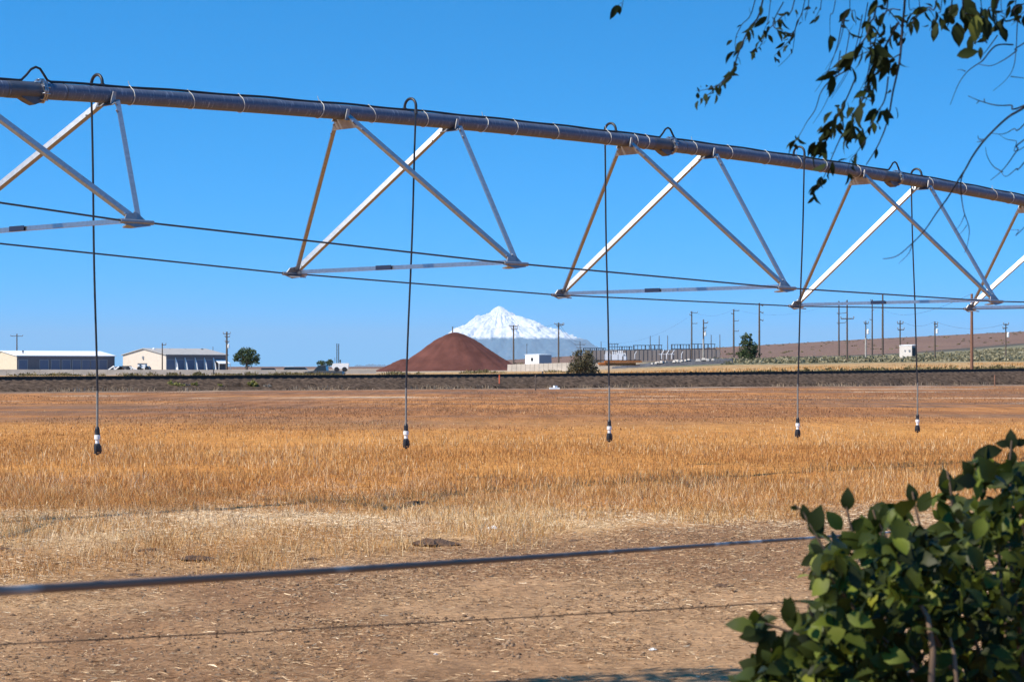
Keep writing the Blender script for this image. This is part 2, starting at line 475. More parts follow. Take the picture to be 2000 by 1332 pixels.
na = n.new('ShaderNodeTexNoise'); na.inputs['Scale'].default_value = 1.0; na.inputs['Detail'].default_value = 5; l.new(vmap.outputs[0], na.inputs['Vector'])
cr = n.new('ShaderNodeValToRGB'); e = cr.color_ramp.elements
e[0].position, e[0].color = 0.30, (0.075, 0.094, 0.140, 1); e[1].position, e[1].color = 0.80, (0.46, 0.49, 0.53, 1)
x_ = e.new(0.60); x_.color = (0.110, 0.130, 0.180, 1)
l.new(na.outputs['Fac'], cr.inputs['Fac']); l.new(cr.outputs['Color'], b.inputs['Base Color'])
ns, nk = 400, 36
ss = np.linspace(S0, S1, ns); pv, pa = [], []
for s in ss:
    c0 = on(s, 0, pipe_z(s))
    for k in range(nk):
        a = 2 * math.pi * k / nk
        pv.append(c0 + N_ * (PR * math.cos(a)) + UP * (PR * math.sin(a)))
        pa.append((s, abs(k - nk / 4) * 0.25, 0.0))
pi_ = np.arange(ns * nk).reshape(ns, nk); pj = np.roll(pi_, -1, 1)
pq = np.stack([pi_[:-1].ravel(), pi_[1:].ravel(), pj[1:].ravel(), pj[:-1].ravel()], 1)
np_mesh('pipe', np.array([tuple(p) for p in pv]), [pq], pm, {'col': np.array(pa)}, parent=span, smooth=True)
def ring(mb, s, r, wd, n=24):
    p0, p1 = on(s - wd / 2, 0, pipe_z(s - wd / 2)), on(s + wd / 2, 0, pipe_z(s + wd / 2))
    mb.tube([p0, p1], r, n)
VIEW = Vector((0.0, -1.0, -0.06)).normalized()
for s in (-7.55, 2.36, 7.83, 17.0):
    mb = MB(); 
    ring(mb, s - 0.36, PR + 0.002, 0.012, 30); ring(mb, s + 0.32, PR + 0.002, 0.012, 30)
    ring(mb, s - 0.17, PR + 0.003, 0.34, 30)
    cpl = mb.build('pipe_coupling', M['galv_dark'], span)
    mb = MB(); ring(mb, s + 0.03, PR + 0.040, 0.018, 10); ring(mb, s + 0.055, PR + 0.040, 0.018, 10)
    for k in range(10):
        a = 2 * math.pi * k / 10 + 0.3; q_ = N_ * ((PR + 0.026) * math.cos(a)) + UP * ((PR + 0.026) * math.sin(a))
        mb.tube([on(s, 0, pipe_z(s)) + q_, on(s + 0.09, 0, pipe_z(s)) + q_], 0.010, 6)
    mb.build('flange', M['galv'], cpl)
    mb = MB(); z = pipe_z(s)
    for nn in (-0.05, 0.05):
        mb.plate([on(s - 0.20, nn, z - PR + 0.02), on(s + 0.06, nn, z - PR + 0.02), on(s + 0.06, nn, z - PR - 0.015), on(s - 0.05, nn, z - PR - 0.062), on(s - 0.13, nn, z - PR - 0.035), on(s - 0.20, nn, z - PR)], 0.012)
    mb.plate([on(s - 0.20, -0.05, z - PR), on(s - 0.05, -0.05, z - PR - 0.06), on(s - 0.05, 0.05, z - PR - 0.06), on(s - 0.20, 0.05, z - PR)], 0.008)
    mb.plate([on(s + 0.06, -0.05, z - PR - 0.01), on(s - 0.05, -0.05, z - PR - 0.06), on(s - 0.05, 0.05, z - PR - 0.06), on(s + 0.06, 0.05, z - PR - 0.01)], 0.008)
    mb.build('saddle', M['galv_dark'], cpl)
nodes = []
for i, s in enumerate(STN):
    Nn, Fn = on(s, WN[i], rod_z(s)), on(s, -WF[i], rod_z(s)); nodes.append((Nn, Fn))
    for sg in (-1, 1):                       # bracket A (-) and bracket B (+)
        sb = s + sg * HB; zb = pipe_z(sb)
        near, far = on(sb, AP, zb + AZ), on(sb, -AP, zb + AZ)
        sl = -sg * 0.05
        mb = MB()
        mb.plate([on(sb, -0.115, zb - 0.075), on(sb, 0.115, zb - 0.075), on(sb + sl, 0.215 if sg < 0 else 0.15, zb - (0.185 if sg < 0 else 0.115)), on(sb + sl, -0.215 if sg < 0 else -0.15, zb - (0.185 if sg < 0 else 0.115))], 0.008)
        for nn in (-1, 1):
            mb.plate([on(sb + 0.02, nn * 0.09, zb - 0.08), on(sb + 0.02, nn * 0.10, zb + 0.03), on(sb - 0.015, nn * 0.10, zb + 0.03), on(sb - 0.06, nn * 0.11, zb - 0.10), on(sb + 0.05, nn * 0.11, zb - 0.10)], 0.012)
        mb.build('bracket', M['galv_mid'], span)
        for end, top, w_ in ((Nn, near, 0), (Fn, far, 1)):
            d = (end - top).normalized()
            mb = MB()
            lw1, lw2, ph, lit = {(1, 1): (0.066, 0.045, 0.62, 1), (0, -1): (0.066, 0.034, 0.95, 1), (0, 1): (0.046, 0.03, 0.45, 1), (1, -1): (0.046, 0.02, 0.5, -1)}[(w_, sg)]
            mb.angle(top - d * 0.04, end - d * 0.05, VIEW, lit, lw1, lw2, 0.006, ph)
            br = mb.build('brace', M['galv'], span)
            nv = (VIEW - d * VIEW.dot(d)).normalized()
            for dd in (0.06, 0.20, (end - top).length - 0.14):
                mb = MB()
                q_ = top + d * dd - nv * 0.01
                mb.tube([q_, q_ + nv * 0.035], 0.011, 6)
                mb.build('bolt', M['galv'], br)
    mb = MB()
    d = (Nn - Fn).normalized()
    mb.angle(Fn + d * 0.04, Nn - d * 0.04, Vector((-0.5, -0.8, -0.1)).normalized(), 1, 0.046, 0.03, 0.006, 0.12)
    sp = mb.build('spreader', M['galv'], span)
    mid = Fn.lerp(Nn, 0.43)
    mb = MB(); mb.angle(mid - d * 0.13 + Vector((-0.011, -0.016, 0.002)), mid + d * 0.13 + Vector((-0.011, -0.016, 0.002)), Vector((-0.5, -0.8, -0.1)).normalized(), 1, 0.050, 0.034, 0.006, 0.12)
    mb.build('splice_plate', mat('dark_blue_splice', (0.022, 0.035, 0.075), 0.8, spec=0.1), sp)
    for nd, sgn in ((Nn, 1), (Fn, -1)):
        mb = MB()
        q_ = [nd + T * 0.16 + UP * -0.03, nd + T * 0.02 + UP * 0.09 - N_ * sgn * 0.03, nd - T * 0.10 + UP * 0.07 - N_ * sgn * 0.03, nd - T * 0.16 + UP * -0.02, nd - T * 0.03 - UP * 0.055 + N_ * sgn * 0.02]
        mb.plate(q_, 0.014)
        mb.plate([nd + T * 0.12 - UP * 0.03, nd - T * 0.12 - UP * 0.03, nd - T * 0.05 - UP * 0.045 - N_ * sgn * 0.16, nd + T * 0.05 - UP * 0.045 - N_ * sgn * 0.16], 0.014)
        mb.tube([nd - T * 0.19, nd + T * 0.19], 0.022, 8)
        mb.build('truss_shoe', M['galv_mid'], span)
for side in (0, 1):
    for i in range(len(STN) - 1):
        mb = MB(); mb.tube([nodes[i][side] + T * 0.1, nodes[i + 1][side] - T * 0.1], 0.0095, 8)
        mb.build('truss_rod', M['steel_dark'], span)

# power cable strapped on top of the pipe, looped over each coupling
cab = thing('electric_cable', on(0, 0, pipe_z(0) + PR), 'black electric cable strapped along the top of the irrigation pipe with loops over the couplings', 'cable')
pts = []
def cb(s, h=0.0): return on(s, 0.01, pipe_z(s) + PR + 0.012 + h + 0.004 * math.sin(s * 5.1))
s = S0
while s < S1:
    near_c = [c for c in (-7.55, 2.36, 7.83, 17.0) if abs(c - 0.03 - s) < 0.42]
    if near_c:
        c = near_c[0]
        for ds, h in ((-0.40, 0), (-0.21, 0), (-0.18, 0.006), (-0.12, 0.06), (-0.07, 0.115), (-0.015, 0.14), (0.035, 0.125), (0.075, 0.075), (0.12, 0.015), (0.16, 0.0), (0.28, 0.0)):
            pts.append(cb(c + ds, h))
        s = c + 0.45
    else:
        pts.append(cb(s)); s += 0.12
mb = MB(); mb.tube(pts, 0.013, 8); mb.build('cable', M['rubber'], cab)
s = S0 + 0.4; k = 0
while s < S1:
    s_ = s + random.uniform(-0.12, 0.12)
    if not any(abs(c - s_) < 0.45 for c in (-7.55, 2.36, 7.83, 17.0)):
        mb = MB(); rp = []
        lean = random.uniform(-0.035, 0.035)
        for a in np.linspace(0, 2 * math.pi, 33):
            hh = max(0.0, math.sin(a)); rr = PR + 0.005 + (0.026 * math.exp(-((a - math.pi / 2) / 0.22)**2))
            rp.append(on(s_ + lean * math.sin(a), rr * math.cos(a), pipe_z(s_) + rr * math.sin(a)))
        mb.tube(rp, 0.0042, 5, cap=False)
        if k % 3 == 0:
            q_ = on(s_, 0, pipe_z(s_) + PR + 0.025); mb.tube([q_, q_ + UP * 0.05 - T * 0.02], 0.004, 5)
        mb.build('cable_tie', M['tie'], cab)
    k += 1; s += random.choice((0.45, 0.72, 0.85, 0.95))

# drop hoses
HOSES = [(-6.76, -1, 192, 190, 878, 'first drop hose from the left, hanging behind the pipe left of the nearest cross brace'),
         (-2.5, 1, 796, 793, 867, 'drop hose hanging in front of the pipe, left of the dark red cinder pile'),
         (1.29, -1, 1192, 1190, 855, 'drop hose hanging behind the pipe beside the grey olive bush at the track'),
         (5.21, 1, 1559, 1558, 847, 'drop hose beside the hanging twigs, meeting the corner of a truss'),
         (8.58, -1, 1795, 1792, 838, 'rightmost and thinnest looking drop hose, in front of the sagebrush slope')]
for s, side, pxt, pxb, pyb, lab in HOSES:
    z = pipe_z(s); top = on(s, 0, z + PR)
    hs_ = on(s, side * 0.19, z + PR)           # where the bend comes down
    D = hs_.y
    bot = Vector(((pxb - 1000) / F * D, D, EYE - (pyb - HZ) / F * D))
    t_ = thing('drop_hose', (bot.x, bot.y, gz(bot.x, bot.y)), lab, 'drop hose', 'drop hoses on the irrigation span')
    arc = [top - UP * 0.01, top + UP * 0.035]
    for a in np.linspace(math.pi, 0, 13)[1:-1]:
        arc.append(on(s, side * (0.095 + 0.095 * math.cos(a)), z + PR + 0.035 + 0.095 * math.sin(a)))
    arc += [hs_ + UP * 0.035, hs_ - UP * 0.06]
    mb = MB(); mb.tube(arc, 0.0165, 10); mb.build('gooseneck', M['rubber'], t_)
    mb = MB(); mb.tube([top - UP * 0.004, top + UP * 0.03], 0.026, 8); mb.tube([hs_ + UP * 0.0, hs_ - UP * 0.05], 0.021, 8); mb.build('clamp', M['steel_dark'], t_)
    joint = Vector((bot.x, bot.y, EYE - 0.27)); up_ = hs_ - UP * 0.02
    hp = []
    for k in range(13):
        u = k / 12
        p_ = up_.lerp(joint, u); p_.x += math.sin(u * math.pi) * 0.004 * side + (0.003 * math.sin(u * 9 + s)); hp.append(p_)
    mb = MB(); mb.tube(hp, 0.0112, 8); mb.build('hose', M['rubber'], t_)
    zb = bot.z
    mb = MB(); mb.tube([joint + UP * 0.02, Vector((bot.x, bot.y, zb + 0.20))], 0.0125, 10); mb.build('drop_pipe', M['hosegrey'], t_)
    c = (bot.x, bot.y, zb)
    mb = MB(); mb.lathe(c, [(0.016, 0.235), (0.024, 0.215), (0.026, 0.165), (0.028, 0.160), (0.028, 0.152), (0.02, 0.150)], 14); mb.build('coupler', M['rubber'], t_)
    mb = MB(); mb.lathe(c, [(0.028, 0.150), (0.031, 0.146), (0.031, 0.108), (0.027, 0.104), (0.021, 0.102), (0.021, 0.066), (0.02, 0.062)], 16); mb.build('weight', M['white'], t_)
    mb = MB(); mb.lathe(c, [(0.022, 0.063), (0.034, 0.052), (0.036, 0.020), (0.034, -0.015), (0.026, -0.026)], 12)
    for a in (0.4, 2.5, 4.6):
        mb.tube([(c[0] + 0.034 * math.cos(a), c[1] + 0.034 * math.sin(a), zb + 0.04), (c[0] + 0.040 * math.cos(a), c[1] + 0.040 * math.sin(a), zb - 0.008), (c[0] + 0.032 * math.cos(a), c[1] + 0.032 * math.sin(a), zb - 0.036)], 0.008, 6)
    mb.lathe(c, [(0.038, -0.032), (0.038, -0.040), (0.016, -0.043), (0.012, -0.056)], 12)
    mb.build('sprinkler_head', M['black'], t_)

# ------------------------------------------------------------------ near fence wires
wire_m = mat('dark_wire_painted_glints', (0.17, 0.112, 0.082), 0.6, 0.0, 0.7, 2.6, spec=0.25)
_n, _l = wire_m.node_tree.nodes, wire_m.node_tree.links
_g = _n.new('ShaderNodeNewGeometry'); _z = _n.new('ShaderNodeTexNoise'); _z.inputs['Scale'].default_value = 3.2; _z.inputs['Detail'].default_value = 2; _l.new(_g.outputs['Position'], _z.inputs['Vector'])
_r = _n.new('ShaderNodeValToRGB'); _r.color_ramp.elements[0].position = 0.52; _r.color_ramp.elements[0].color = (0.22, 0.145, 0.105, 1); _r.color_ramp.elements[1].position = 0.74; _r.color_ramp.elements[1].color = (0.85, 0.76, 0.66, 1)  # pale patches paint sun glints on the cable into its colour
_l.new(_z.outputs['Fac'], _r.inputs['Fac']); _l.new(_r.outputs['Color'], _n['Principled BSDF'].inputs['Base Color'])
wr = thing('fence_cable', (-0.75, 3.1, 0), 'thick dark smooth cable stretched low across the foreground, upper strand', 'fence cable')
pts = []
for k in range(40):
    u = -0.15 + 1.45 * k / 39
    px = 1700 * u; invY = (1 / 3.1) * (1 - u) + (1 / 11.7) * u
    if invY < 1 / 24: break
    pts.append(P(px, 1154 + (1042 - 1154) * u + 2.5 * math.sin(u * math.pi), 1 / invY))
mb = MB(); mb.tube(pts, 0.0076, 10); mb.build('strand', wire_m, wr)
thin_m = mat('rusty_barbed_wire', (0.060, 0.036, 0.024), 0.8, 0.2, 0.3, 20)
bw = thing('barbed_wire', (-1.2, 5.1, 0), 'thin rusty barbed wire strand below the thick cable in the foreground', 'barbed wire')
A, B_ = P(-300, 1273, 4.95), P(2500, 1112, 6.9)
pts = [A.lerp(B_, k / 60) + UP * (-0.012 * math.sin(math.pi * k / 60)) for k in range(61)]
mb = MB(); mb.tube(pts, 0.0017, 6); mb.build('strand', thin_m, bw)
mb = MB()
for k in range(1, 60):
    c = pts[k]
    for j in range(2):
        d = Vector((random.uniform(-1, 1), random.uniform(-1, 1), random.uniform(-1, 1))).normalized() * 0.011
        mb.tube([c - d, c + d], 0.0011, 4)
tag(mb.build('barbs', thin_m, bw), kind='stuff')

# ------------------------------------------------------------------ snow mountain on the horizon
MD = 75000.0; MC = P(975, 716, MD)
def mtn():
    nr, na = 150, 280
    drop_px = np.array([0, 2.0, 8, 19, 36, 55, 72, 94, 119, 126.0]); rad_px = np.array([0, 6, 13, 27, 58, 92, 124, 158, 205, 330.0])
    V = []; 
    A = np.linspace(0, 2 * math.pi, na, endpoint=False); Rr = np.concatenate([[0.01], np.linspace(1.5, 330, nr - 1)])
    AA, RR = np.meshgrid(A, Rr)
    dx, dy = RR * np.cos(AA), RR * np.sin(AA)
    wig = (fbm(np.cos(AA) * 3 + 7, np.sin(AA) * 3 + RR / 200 + 3, 4, 5) - 0.5)
    side = np.where(np.cos(AA) > 0, 1.0 + 0.26 * np.cos(AA) * sstep(30, 90, RR), 1.0 + 0.04 * np.cos(AA))
    h = np.interp(RR / side * (1 + 0.42 * wig), rad_px, drop_px)
    ridge = np.abs(fbm(np.cos(AA) * 7 + 2, np.sin(AA) * 7 + RR / 80, 4, 15) - 0.5) * 2
    fine = fbm(dx / 6, dy / 6, 4, 25) - 0.5
    env = sstep(4, 40, RR)
    h = h + (ridge * 15 - 5) * env + fine * 9 * sstep(4, 30, RR) + (fbm(dx / 22 + 5, dy / 22, 3, 33) - 0.5) * 12 * sstep(6, 40, RR)
    h[0] = 0
    z = EYE + (118 - h) * MD / F
    k = MD / F
    V = np.stack([MC.x + dx.ravel() * k, MC.y + dy.ravel() * k, z.ravel()], 1)
    i = np.arange(nr * na).reshape(nr, na); j = np.roll(i, -1, 1)
    q = np.stack([i[:-1].ravel(), j[:-1].ravel(), j[1:].ravel(), i[1:].ravel()], 1)[:, ::-1]
    m = bpy.data.materials.new('snow_and_haze_tinted_rock'); m.use_nodes = True
    n, l = m.node_tree.nodes, m.node_tree.links
    b = n['Principled BSDF']; b.inputs['Roughness'].default_value = 0.9; b.inputs['Specular IOR Level'].default_value = 0.1
    g = n.new('ShaderNodeNewGeometry'); sx = n.new('ShaderNodeSeparateXYZ'); l.new(g.outputs['Position'], sx.inputs[0])
    nz = n.new('ShaderNodeTexNoise'); nz.inputs['Scale'].default_value = 0.0022; nz.inputs['Detail'].default_value = 8; nz.inputs['Roughness'].default_value = 0.7
    l.new(g.outputs['Position'], nz.inputs['Vector'])
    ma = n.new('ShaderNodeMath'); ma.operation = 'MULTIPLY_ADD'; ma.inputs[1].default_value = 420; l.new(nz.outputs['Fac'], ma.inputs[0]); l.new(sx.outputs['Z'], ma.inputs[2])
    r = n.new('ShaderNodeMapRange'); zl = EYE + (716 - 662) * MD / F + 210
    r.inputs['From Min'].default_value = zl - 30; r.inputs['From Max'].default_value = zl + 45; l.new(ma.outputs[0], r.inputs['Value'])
    mx = n.new('ShaderNodeMix'); mx.data_type = 'RGBA'; mx.inputs['A'].default_value = (0.06, 0.115, 0.17, 1); mx.inputs['B'].default_value = (0.93, 0.92, 0.92, 1)  # lower slopes are blue because distance haze is painted into the rock colour
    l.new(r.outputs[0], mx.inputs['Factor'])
    nz2 = n.new('ShaderNodeTexNoise'); nz2.inputs['Scale'].default_value = 0.006; nz2.inputs['Detail'].default_value = 6; l.new(g.outputs['Position'], nz2.inputs['Vector'])
    r2 = n.new('ShaderNodeMapRange'); r2.inputs['From Min'].default_value = 0.55; r2.inputs['From Max'].default_value = 0.70; r2.inputs['To Max'].default_value = 0.32; l.new(nz2.outputs['Fac'], r2.inputs['Value'])
    mx2 = n.new('ShaderNodeMix'); mx2.data_type = 'RGBA'; mx2.inputs['B'].default_value = (0.30, 0.29, 0.30, 1); l.new(mx.outputs['Result'], mx2.inputs['A']); l.new(r2.outputs[0], mx2.inputs['Factor'])
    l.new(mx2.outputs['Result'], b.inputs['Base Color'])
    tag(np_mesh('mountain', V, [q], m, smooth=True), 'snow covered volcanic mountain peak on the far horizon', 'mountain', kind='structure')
mtn()

# ------------------------------------------------------------------ grass, stubble, litter
def in_frustum_points(n_per_m2, d0, d1, margin=0.03):
    """random ground points spread evenly over the field between two distances"""
    hw = lambda d: d * (0.244 + margin) + 0.6
    area = (hw(d0) + hw(d1)) * (d1 - d0)
    n = int(area * n_per_m2)
    d = np.sqrt(rng.random(n) * (d1**2 - d0**2) + d0**2)
    x = (rng.random(n) * 2 - 1) * hw(d)
    return x, d
def blades(name, x, y, h, wd, lean, rnd, m, curl=0.5):
    n = len(x); z = ground_z(x, y) - 0.01
    az = rng.random(n) * 2 * math.pi; la = rng.random(n) * 2 * math.pi
    tx, ty = np.cos(az) * wd, np.sin(az) * wd
    lx, ly = np.cos(la) * lean * h, np.sin(la) * lean * h
    hz = h * np.sqrt(np.maximum(0.05, 1 - np.minimum(lean, 0.97)**2))
    base = np.stack([x, y, z], 1); side = np.stack([tx, ty, np.zeros(n)], 1) / 2
    mid = base + np.stack([lx * 0.38, ly * 0.38, hz * 0.56], 1); tip = base + np.stack([lx, ly, hz], 1)
    V = np.stack([base - side, base + side, mid + side * 0.8, mid - side * 0.8, tip], 1).reshape(-1, 3)
    o = np.arange(n)[:, None] * 5
    return tag(np_mesh(name, V, [o + np.array([0, 1, 2, 3]), o + np.array([3, 2, 4])], m, {'rnd': np.repeat(rnd, 5)}), kind='stuff')

gold_m = attr_mat('golden_dry_grass', [(0, (0.32, 0.140, 0.044)), (0.35, (0.47, 0.228, 0.068)), (0.70, (0.60, 0.35, 0.12)), (1, (0.88, 0.70, 0.42))], 0.7, 0.25)
brown_m = attr_mat('low_brown_grass', [(0, (0.24, 0.105, 0.045)), (0.5, (0.38, 0.18, 0.075)), (0.9, (0.50, 0.26, 0.11)), (1, (0.70, 0.50, 0.30))], 0.8, 0.15)
straw_m = attr_mat('pale_straw', [(0, (0.15, 0.085, 0.045)), (0.4, (0.40, 0.245, 0.125)), (0.75, (0.66, 0.46, 0.26)), (1, (0.92, 0.76, 0.52))], 0.7, 0.1)

# tall golden grass
def rut(x, y):     # thin worn line: where the pipe wheels and cattle pass, the grass is pressed flat
    return 1.0
xs, ys = [], []
for d0, d1, den in ((18.5, 28, 900), (28, 38, 520), (38, 52, 240), (52, 68, 110)):
    a, c_ = in_frustum_points(den, d0, d1); xs.append(a); ys.append(c_)
x, y = np.concatenate(xs), np.concatenate(ys)
px = 1000 + x / y * F
edge = np.interp(px, [-300, 0, 420, 820, 900, 1500, 1900, 2300], [21.5, 21.3, 21.6, 20.6, 18.9, 20.2, 23.6, 26])
n2 = fbm(x / 2.2, y / 4, 4, 101); n3 = fbm(x / 6, y / 8, 3, 111)
keep = rng.random(len(x)) < sstep(-0.9, 1.4, y - edge + (n2 - 0.5) * 3.5) * (0.35 + 0.65 * sstep(0.28, 0.52, n2)) * (1 - 0.95 * sstep(32, 60, y + (n3 - 0.5) * 30))
x, y, n2, n3 = x[keep], y[keep], n2[keep], n3[keep]
h = (0.045 + 0.15 * rng.random(len(x))**2.4 * (0.5 + n3)) * (0.65 + 0.5 * n2) * (0.55 + 0.45 * sstep(20, 25, y)) * (1 - 0.5 * sstep(30, 55, y)) * (0.75 + 0.5 * (rng.random(len(x)) < 0.15))
rnd = np.clip(rng.normal(0.38, 0.22, len(x)) + (n3 - 0.5) * 0.9 + (n2 - 0.5) * 0.5 + (rng.random(len(x)) < 0.10) * 0.45, 0, 1)
blades('golden_grass', x, y, h, 0.0045 + 0.0001 * y, rng.random(len(x)) * 0.6, rnd, gold_m)
# low brown grass and weeds to the railway
xs, ys = [], []
for d0, d1, den in ((46, 70, 70), (70, 100, 34), (100, 128, 22), (128, 150, 10)):
    a, c_ = in_frustum_points(den, d0, d1); xs.append(a); ys.append(c_)
x, y = np.concatenate(xs), np.concatenate(ys)
n2 = fbm(x / 8, y / 14, 4, 121)
keep = (rng.random(len(x)) < 0.7 * sstep(0.40, 0.62, n2)) & (track_w(x, y) < -6)
x, y, n2 = x[keep], y[keep], n2[keep]
blades('low_brown_grass', x, y, (0.02 + 0.06 * rng.random(len(x))**2) * (0.5 + n2), 0.010 + 0.00015 * y, rng.random(len(x)) * 0.7,
       np.clip(rng.normal(0.42, 0.2, len(x)) + (n2 - 0.5) * 0.6, 0, 1), brown_m)
x, y = in_frustum_points(1500, 12.0, 24)
px = 1000 + x / y * F; nn = fbm(x / 0.9, y / 1.8, 4, 201); n2 = fbm(x / 3.5, y / 3, 3, 211)
pale = np.exp(-((y - np.interp(px, [0, 800, 1000], [20.0, 19.2, 17]) + (n2 - .5) * 1.5) / 0.9)**2) * (1 - sstep(780, 960, px))
keep = rng.random(len(x)) < sstep(-1.2, 1.6, y - soil_edge(px) + (nn - 0.5) * 5) * (0.15 + 0.85 * sstep(0.34, 0.58, nn)) * (1 - 0.75 * pale)
x, y, nn, n2 = x[keep], y[keep], nn[keep], n2[keep]
blades('short_golden_stubble', x, y, (0.03 + 0.13 * rng.random(len(x))**2.2) * (0.45 + nn), 0.0042 + 0 * x, 0.2 + 0.7 * rng.random(len(x)),
       np.clip(rng.normal(0.45, 0.22, len(x)) + (n2 - 0.5) * 0.8 + (rng.random(len(x)) < 0.15) * 0.4, 0, 1), gold_m)
# standing pale stubble in tufts
tx, ty = in_frustum_points(16, 12.5, 27)
tpx = 1000 + tx / ty * F; nn = fbm(tx / 1.1, ty / 2.0, 4, 131)
keep = rng.random(len(tx)) < sstep(-0.2, 2.2, ty - soil_edge(tpx) + (nn - 0.5) * 3.5) * sstep(0.34, 0.60, nn)
tx, ty, nn = tx[keep], ty[keep], nn[keep]
k = rng.integers(6, 26, len(tx)); rep = np.repeat(np.arange(len(tx)), k)
x = tx[rep] + rng.normal(0, 0.055, len(rep)); y = ty[rep] + rng.normal(0, 0.055, len(rep))
big = (0.6 + 0.8 * rng.random(len(tx)))[rep]
blades('straw_stubble', x, y, (0.035 + 0.13 * rng.random(len(x))**1.8) * big, 0.0035 + 0 * x, 0.15 + 0.75 * rng.random(len(x)),
       np.clip(rng.normal(0.58, 0.2, len(x)) + (nn[rep] - 0.5) * 0.8, 0, 1), straw_m)
# fallen straw lying on the soil
def litter(name, x, y, L, wd, rnd, m, lift=0.012):
    n = len(x); z = ground_z(x, y) + 0.002 + rng.random(n) * lift
    az = rng.random(n) * 2 * math.pi; bend = rng.normal(0, 0.35, n)
    d0 = np.stack([np.cos(az), np.sin(az), rng.normal(0, 0.16, n)], 1); d1 = np.stack([np.cos(az + bend), np.sin(az + bend), rng.normal(0, 0.16, n)], 1)
    s = np.stack([-np.sin(az), np.cos(az), rng.normal(0, 0.7, n)], 1) * (wd / 2)[:, None]
    c = np.stack([x, y, z], 1); a = c - d0 * (L / 2)[:, None]; e = c + d1 * (L / 2)[:, None]
    a[:, 2] = np.maximum(a[:, 2], z - 0.004); e[:, 2] = np.maximum(e[:, 2], z - 0.004)
    V = np.stack([a - s * .5, a + s * .5, c + s, c - s, e + s * .5, e - s * .5], 1).reshape(-1, 3)
    o = np.arange(n)[:, None] * 6
    return tag(np_mesh(name, V, [o + np.array([0, 1, 2, 3]), o + np.array([3, 2, 4, 5])], m, {'rnd': np.repeat(rnd, 6)}), kind='stuff')
x, y = in_frustum_points(2300, 8.8, 25)
pxx = 1000 + x / y * F; nn = fbm(x / 0.5, y / 0.8, 4, 141); se = soil_edge(pxx)
dens = 0.30 + 0.55 * sstep(0.35, 0.65, nn) + 0.9 * (1 - .6 * sstep(700, 1000, pxx)) * np.exp(-((y - 19.4 + (nn - .5) * 2) / 1.3)**2)
keep = rng.random(len(x)) < dens * (1 - 0.7 * sstep(21, 24, y))
x, y, nn, se = x[keep], y[keep], nn[keep], se[keep]
L = 0.018 + 0.065 * rng.random(len(x))**2.6; 
rnd = np.clip(rng.beta(1.5, 2.6, len(x)) + 0.3 * np.exp(-((y - 19.4) / 1.3)**2) + 0.20 * sstep(-1.5, 2.5, y - se) + 0.2 * (rng.random(len(x)) < 0.06), 0, 1)
litter('straw_litter', x, y, L, 0.0018 + 0.0020 * rng.random(len(x)), rnd, straw_m)
# crumbs of soil and dung
def crumbs(name, x, y, r, m, flat=0.6, rnd=None):
    n = len(x); z = ground_z(x, y)
    base = np.array([[1, 0, 0], [0, 1, 0], [-1, 0, 0], [0, -1, 0], [0, 0, 1], [0, 0, -1.]])
    fc = np.array([[0, 1, 4], [1, 2, 4], [2, 3, 4], [3, 0, 4], [1, 0, 5], [2, 1, 5], [3, 2, 5], [0, 3, 5]])
    V = base[None] * (0.55 + 0.9 * rng.random((n, 6, 1))) * r[:, None, None]
    a = rng.random(n) * 6.28; ca, sa = np.cos(a)[:, None], np.sin(a)[:, None]
    Vx = V[:, :, 0] * ca - V[:, :, 1] * sa; Vy = V[:, :, 0] * sa + V[:, :, 1] * ca
    V = np.stack([Vx + x[:, None], Vy + y[:, None], V[:, :, 2] * flat + z[:, None]], 2).reshape(-1, 3)
    o = np.arange(n)[:, None, None] * 6 + fc[None]
    return tag(np_mesh(name, V, [o.reshape(-1, 3)], m, {'rnd': np.repeat(rng.random(n) if rnd is None else rnd, 6)}), kind='stuff')
crumb_m = attr_mat('soil_crumbs', [(0, (0.095, 0.055, 0.030)), (0.5, (0.22, 0.135, 0.075)), (1, (0.36, 0.24, 0.15))], 0.95)
x, y = in_frustum_points(650, 8.8, 22); nn = fbm(x / 0.7, y / 0.9, 3, 151)
keep = rng.random(len(x)) < sstep(0.38, 0.7, nn); x, y = x[keep], y[keep]
crumbs('soil_crumbs', x, y, 0.004 + 0.016 * rng.random(len(x))**4, crumb_m)
# grass verge behind the railway, and brush along the fence lines
def far_points(n, px0, px1, w0, w1):
    t = rng.random(n); px = px0 + (px1 - px0) * t; ww = w0 + (w1 - w0) * rng.random(n)
    # point on the line of sight px at perpendicular distance ww behind the track
    u = (px - 1000) / F
    D = (ww + TL[0] * TN[0] + TL[1] * TN[1]) / (u * TN[0] + TN[1])
    return u * D, D, px
x, y, px = far_points(26000, -60, 2060, 3.4, 45)
n2 = fbm(x / 6, y / 10, 3, 161); keep = rng.random(len(x)) < sstep(0.3, 0.6, n2); x, y, n2 = x[keep], y[keep], n2[keep]
blades('verge_grass', x, y, 0.16 + 0.22 * rng.random(len(x)) * n2, 0.05 + 0 * x, rng.random(len(x)) * 0.5, np.clip(rng.normal(0.5, 0.2, len(x)), 0, 1), gold_m)

